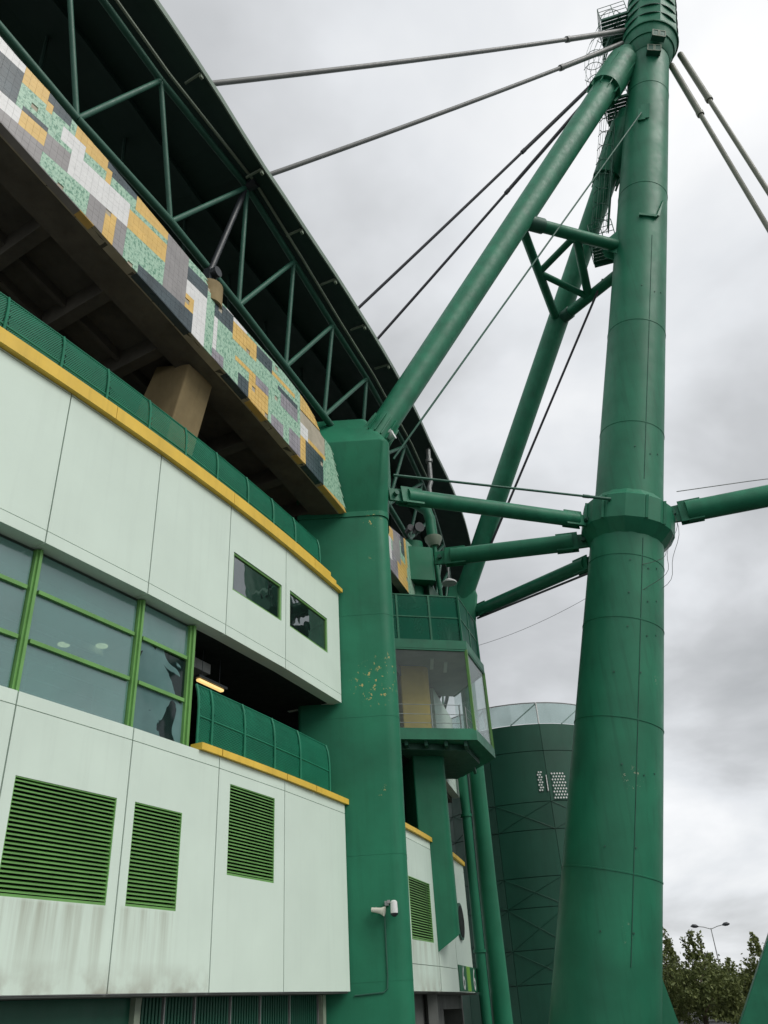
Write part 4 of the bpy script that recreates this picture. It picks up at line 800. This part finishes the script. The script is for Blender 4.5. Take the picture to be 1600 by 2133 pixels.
cable('thin green tie rod from the mast bracket down to the nearest column', on_mast(-98, 37.7, .16), (.42, 22.3, 17.2), .038, 'green_dark', name='tie_rod', cat='rod')
cable('thin green tie rod just above the upper ring strut', mast(17.0, -.55, -1.58), (.38, 22.2, 16.5), .042, 'green_dark', name='tie_rod', cat='rod', sock=.9)
cable('thin dark tie rod hanging from the ladder platform behind the rear leg', mast(29.9, -1.7, .9), (3.72, 34.45, 18.0), .055, 'cable_dark', name='tie_rod', cat='rod')
cable('faint loose wire from the mast to the booth balcony', mast(14.1, -1.28), (3.4, 31.5, 14.2), .007, 'wire', sag=.15, name='loose_wire', cat='wire')
cable('slim tie rod under the lower ring strut', mast(15.4, -1.25, .7), (3.9, 34.6, 16.75), .045, 'cable_dark', name='tie_rod', cat='rod')
for k, (a1, z1, a2, z2, sg_) in enumerate(((-25, 16.9, -25, 14.0, -.9), (-20, 16.6, -60, 14.6, .9), (-30, 16.0, -55, 13.7, .6))):
    pts = []
    pA, pB = on_mast(a1, z1, .45), on_mast(a2, z2, .03)
    for i in range(13): u = i / 12; pts.append(pA.lerp(pB, u) + Vector((.12 * math.sin(u * 9 + k), 0, -abs(sg_) * u * (1 - u) * 1.6)) + MN * (.25 * math.sin(u * math.pi)))
    t = thing('loose_wire', ('longest', 'middle', 'shortest')[k] + ' loose wire dangling below the right side of the mast ring', 'wire', pA); mb = MB(); mb.tube(pts, .009, 5); mb.build('strand', 'wire', t, True)
wv = thing('loose_wire', 'wire drooping from the right hand ring strut', 'wire', mast(17.3, 4)); mb = MB()
pA, pB = mast(17.25, 1.8, -.3), ND + Vector((0, -.5, -.2)); mb.tube([pA.lerp(pB, i / 14) + Vector((0, 0, .25 - 2.2 * max(0, i / 14 - .35) * (1.12 - i / 14))) for i in range(15)], .018, 5); mb.build('strand', 'steel', wv, True)

# ------------------------------------------------------------------ ladders and platforms on the mast
def caged(label, z0, z1, out, side, rad_=.42, nb=9, curve=None):
    t = thing('caged_ladder', label, 'ladder', mast(z0, out, side)); off = curve or (lambda z: 0.0)
    P_ = lambda z, s, o_: mast(z, out + off(z) + o_, side + s)
    n = int((z1 - z0) / .5) * 2; zs = [z0 + (z1 - z0) * i / n for i in range(n + 1)]
    for s in (-.24, .24): mb = MB(); mb.tube([P_(z, s, .1) for z in zs], .03, 6); mb.build('side_rail', 'green_dark', t, True)
    for z in frange(z0, z1, .33): mb = MB(); mb.tube([P_(z, -.24, .1), P_(z, .24, .1)], .016, 5); mb.build('rung', 'green_dark', t, True)
    for z in frange(z0 + .3, z1, 1.05):
        mb = MB(); mb.tube([P_(z, rad_ * math.sin(q), -rad_ + rad_ * math.cos(q) + .1) for q in [rad(a) for a in range(-150, 151, 20)]], .018, 5); mb.build('hoop', 'green_dark', t, True)
    for a in [-140 + 280 * i / (nb - 1) for i in range(nb)]:
        q = rad(a); mb = MB(); mb.tube([P_(z, rad_ * math.sin(q), -rad_ + rad_ * math.cos(q) + .1) for z in zs], .010, 5); mb.build('cage_bar', 'green_dark', t, True)
    return t
caged('long caged ladder climbing between the rear leg and the mast', 32.0, 40.2, -1.62, .0)
caged('curved caged ladder left of the mast head', 42.2, 47.6, -2.1, -.1, .55, 11, lambda z: -.35 * math.sin((z - 42.2) / 5.4 * math.pi * 1.4))
def platform(label, z, out0, out1, s0, s1, h=1.1, m='green_dark'):
    t = thing('ladder_platform', label, 'platform', mast(z, out0, s0)); f = lambda a, b, zz: MQ + MN * (3.69 + .2455 * z + a) + MT * b + Vector((0, 0, zz))
    for k in range(7): b0 = s0 + (s1 - s0) * k / 7; MB().box(f, out0, out1, b0 + .02, b0 + (s1 - s0) / 7 - .02, z - .04, z).build('deck_plank', m, t)
    for b in (s0, s1): MB().box(f, out0, out1, b - .04, b + .04, z - .2, z - .045).build('beam', m, t)
    cn = [(out1, s0), (out0, s0), (out0, s1), (out1, s1)]
    for (a0, b0), (a1, b1) in zip(cn, cn[1:]):
        for hh in (h, h * .66, h * .33): mb = MB(); mb.tube([f(a0, b0, z + hh), f(a1, b1, z + hh)], .018, 5); mb.build('rail', m, t, True)
    for a, b in cn + [((out0 + out1) / 2, s0), ((out0 + out1) / 2, s1), (out0, (s0 + s1) / 2)]: mb = MB(); mb.tube([f(a, b, z), f(a, b, z + h)], .022, 5); mb.build('post', m, t, True)
    return t
platform('railed platform where the brace tube meets the mast', 30.9, -2.15, -1.1, -.55, .85)
platform('small platform high on the mast below the head', 40.3, -2.0, -.95, -.6, .8, .9)
platform('open platform beside the mast head at the top edge', 46.6, -2.6, -1.2, -.9, .6, 1.0)

# ------------------------------------------------------------------ fittings on columns
hs = thing('horn_speaker', 'cream horn loudspeaker on the nearest column, left of the camera', 'speaker', (-.75, 22.0, 3.8))
mb = MB(); mb.tube([(-.92, 21.86, 3.85), (-.80, 21.84, 3.83), (-.70, 21.82, 3.81), (-.61, 21.80, 3.79)], [.05, .058, .07, .11], 18); mb.build('horn', 'plastic', hs, True)
mb = MB(); mb.bar((-.82, 21.86, 3.86), (-.82, 22.03, 3.9), .05, .04); mb.build('bracket', 'steel', hs)
cc = thing('security_camera', 'white dome security camera on the nearest column', 'camera', (-.42, 22.0, 3.8))
mb = MB(); mb.bar((-.5, 21.82, 4.0), (-.5, 22.03, 4.0), .07, .07); mb.build('arm', 'steel', cc)
mb = MB(); mb.tube([(-.38, 21.80, 4.02), (-.38, 21.80, 3.99), (-.38, 21.80, 3.80), (-.38, 21.80, 3.74)], [.04, .08, .088, .085], 18); mb.build('housing', 'white', cc, True)
mb = MB(); mb.tube([(-.38, 21.80, 3.738), (-.38, 21.80, 3.70), (-.38, 21.80, 3.66)], [.09, .08, .03], 16); mb.build('dome', 'steel_black', cc, True)
MB().box(W, -.60, -.50, 21.86, 22.0, 3.92, 4.02).build('junction_box', 'steel', cc)
cd = thing('conduit', 'dark cable conduit running down the nearest column below the horn speaker', 'conduit', (-.62, 22.0, 2)); mb = MB()
mb.tube([(-.62, 22.0, 3.75), (-.62, 22.0, 2.45), (-.64, 22.0, 2.2), (-.72, 22.0, 2.13), (-1.4, 22.0, 2.10)], .018, 6); mb.build('pipe', 'green_dark', cd, True)
fl = thing('floodlight', 'white floodlight beside the foot of the inclined leg', 'lamp', (.3, 22.3, 17.6))
mb = MB(); mb.tube([(.22, 22.1, 17.95), (.32, 22.05, 17.95), (.48, 21.98, 18.0)], [.10, .16, .19], 16); mb.build('reflector', 'white', fl, True)
mb = MB(); mb.bar((.18, 22.2, 17.55), (.25, 22.12, 17.95), .06, .06); mb.build('bracket', 'steel_black', fl); mb = MB(); mb.tube([(.08, 22.15, 17.93), (.24, 22.1, 17.95)], .09, 12); mb.build('lamp_back', 'steel_black', fl, True)
rw = thing('rainwater_pipe', 'bent green rainwater pipe with hopper beside the second column head', 'pipe', (1.9, 29.4, 17.8))
mb = MB(); mb.tube([(.6, 29.6, 20.2), (1.3, 29.5, 19.9), (1.78, 29.45, 19.45), (1.88, 29.44, 19.0), (1.90, 29.44, 18.15)], .22, 16); mb.build('pipe', 'green_tube', rw, True)
mb = MB(); mb.tube([(1.93, 29.43, 18.14), (1.93, 29.43, 18.05), (1.95, 29.43, 17.75)], [.36, .35, .2], 18); mb.build('hopper', 'gutter', rw, True)
mb = MB(); mb.tube([(1.95, 29.43, 17.75), (1.95, 29.43, 17.2), (2.0, 29.4, 15.2)], .09, 12); mb.build('outlet', 'green_tube', rw, True)
gd = thing('grey_downpipe', 'thin grey downpipe under the roof edge, right of the truss', 'pipe', (2.1, 29.93, 20.5))
mb = MB(); mb.tube([(2.12, 29.92, 22.9), (2.10, 29.93, 21.2), (2.0, 29.93, 20.9), (2.02, 29.93, 20.2)], .10, 12); mb.build('pipe', 'steel', gd, True); mb = MB(); mb.tube([(2.11, 29.92, 22.2), (2.11, 29.92, 22.35)], .15, 12); mb.build('collar', 'steel', gd, True)
ov = thing('dish_lamp', 'round pale dish lamp hanging below the middle ring strut', 'lamp', (2.46, 30.4, 16.6))
mb = MB(); mb.tube([(2.46, 30.4, 16.52), (2.46, 30.4, 16.56), (2.46, 30.42, 16.72)], [.30, .30, .10], 20); mb.build('dish', 'white', ov, True); mb = MB(); mb.tube([(2.46, 30.42, 16.72), (2.5, 30.45, 17.6)], .03, 6); mb.build('stem', 'steel', ov, True)
sp = thing('spotlight', 'small dark spotlight cluster on the second column head', 'lamp', (1.0, 28.4, 17.75))
for x_, s_ in ((.85, .14), (1.2, .2)):
    mb = MB(); mb.tube([(x_, 28.5, 17.98), (x_ + .12, 28.2, 17.95), (x_ + .16, 28.1, 17.94)], [s_ * .7, s_, s_], 14); mb.build('head', 'steel_black', sp, True); mb = MB(); mb.tube([(x_, 28.5, 17.73), (x_, 28.5, 17.95)], .03, 6); mb.build('stem', 'steel_black', sp, True)

# ------------------------------------------------------------------ trees and street lamp
def tree(label, x, y, h, rx, m, seed, shoots=0, name='tree', group='trees beyond the mast'):
    rnd = random.Random(seed); t = thing(name, label, 'tree', (x, y, 0), group); tm = MB()
    tm.tube([(x, y, 0), (x + .05, y, h * .3), (x - .05, y, h * .62)], [.16, .12, .06], 8)
    tips = []
    for k in range(9):
        a = rnd.uniform(0, 6.28); z0 = h * rnd.uniform(.15, .5); rr_ = rx * rnd.uniform(.5, .9); z1 = z0 + h * rnd.uniform(.2, .4); p = Vector((x + rr_ * math.cos(a), y + rr_ * math.sin(a), z1))
        tm.tube([(x, y, z0), (Vector((x, y, z0)).lerp(p, .5) + Vector((0, 0, .1))), p], [.06, .045, .02], 5); tips.append(p)
    cl = []
    for k in range(190):
        a = rnd.uniform(0, 6.28); u = rnd.random(); q = rx * math.sqrt(rnd.random()); zt2 = h * (.92 - .42 * (q / rx) ** 1.6) * rnd.uniform(.93, 1.03)
        cl.append((x + q * math.cos(a), y + q * math.sin(a), .25 + (zt2 - .25) * u ** .6, rnd.uniform(.22, .42)))
    for k in range(shoots):
        a = rnd.uniform(0, 6.28); q = rx * rnd.uniform(.1, .75); b0 = Vector((x + q * math.cos(a), y + q * math.sin(a), h * .8)); b1 = b0 + Vector((rnd.uniform(-.5, .5), rnd.uniform(-.4, .4), h * rnd.uniform(.14, .30)))
        tm.tube([b0 - Vector((0, 0, .8)), b0, b1], [.03, .02, .008], 5)
        for i in range(8): p = b0.lerp(b1, i / 7); cl.append((p.x, p.y, p.z, .13))
    tm.build('trunk', 'bark', t, True); lm = MB()
    for cx, cy, cz, cr in cl:
        for i in range(int(115 * cr)):
            v = Vector((rnd.gauss(0, 1), rnd.gauss(0, 1), rnd.gauss(0, .8))) * cr * .6; c_ = Vector((cx, cy, cz)) + v; s_ = rnd.uniform(.07, .14)
            d1 = Vector((rnd.gauss(0, 1), rnd.gauss(0, 1), rnd.gauss(0, 1))).normalized(); d2 = d1.orthogonal().normalized(); d2 = d2 * math.cos(i) + d1.cross(d2) * math.sin(i)
            lm.quad(c_ - d1 * s_, c_ + d2 * s_ * .55, c_ + d1 * s_, c_ - d2 * s_ * .55)
    lm.build('crown', m, t, recalc=False); return t
def az(a, d): return d * math.sin(rad(a)), d * math.cos(rad(a))
tree('bushy olive tree with long shoots right of the mast foot', *az(16.3, 58), 4.5, 2.3, 'leaf_a', 1, 7)
tree('leafy tree pressed against the mast edge', *az(14.6, 62), 5.0, 1.6, 'leaf_b', 2, 3)
tree('low dark tree below the street lamp', *az(18.0, 64), 3.7, 1.9, 'leaf_a', 3, 2)
tree('tree behind the slanting leg at the right picture edge', *az(20.4, 60), 4.4, 2.0, 'leaf_b', 4, 4)
tree('far low tree between the two taller ones', *az(17.2, 75), 4.0, 2.6, 'leaf_b', 5, 2)
sl = thing('street_lamp', 'double armed street lamp standing behind the trees', 'lamp', (*az(17.72, 100), 0))
x, y = az(17.72, 100); mb = MB(); mb.tube([(x, y, 0), (x, y, 7.5)], [.09, .045], 8); mb.build('pole', 'steel', sl, True)
for s in (-1, 1):
    mb = MB(); mb.tube([(x, y, 7.4), (x + s * .7, y, 7.62), (x + s * 1.3, y, 7.72)], .04, 6); mb.build('arm', 'steel', sl, True)
    mb = MB(); mb.tube([(x + s * 1.2, y, 7.70), (x + s * 1.45, y, 7.75), (x + s * 1.75, y, 7.78), (x + s * 2.0, y, 7.76)], [.05, .17, .18, .04], 10); mb.build('lamp_head', 'steel_black', sl, True)
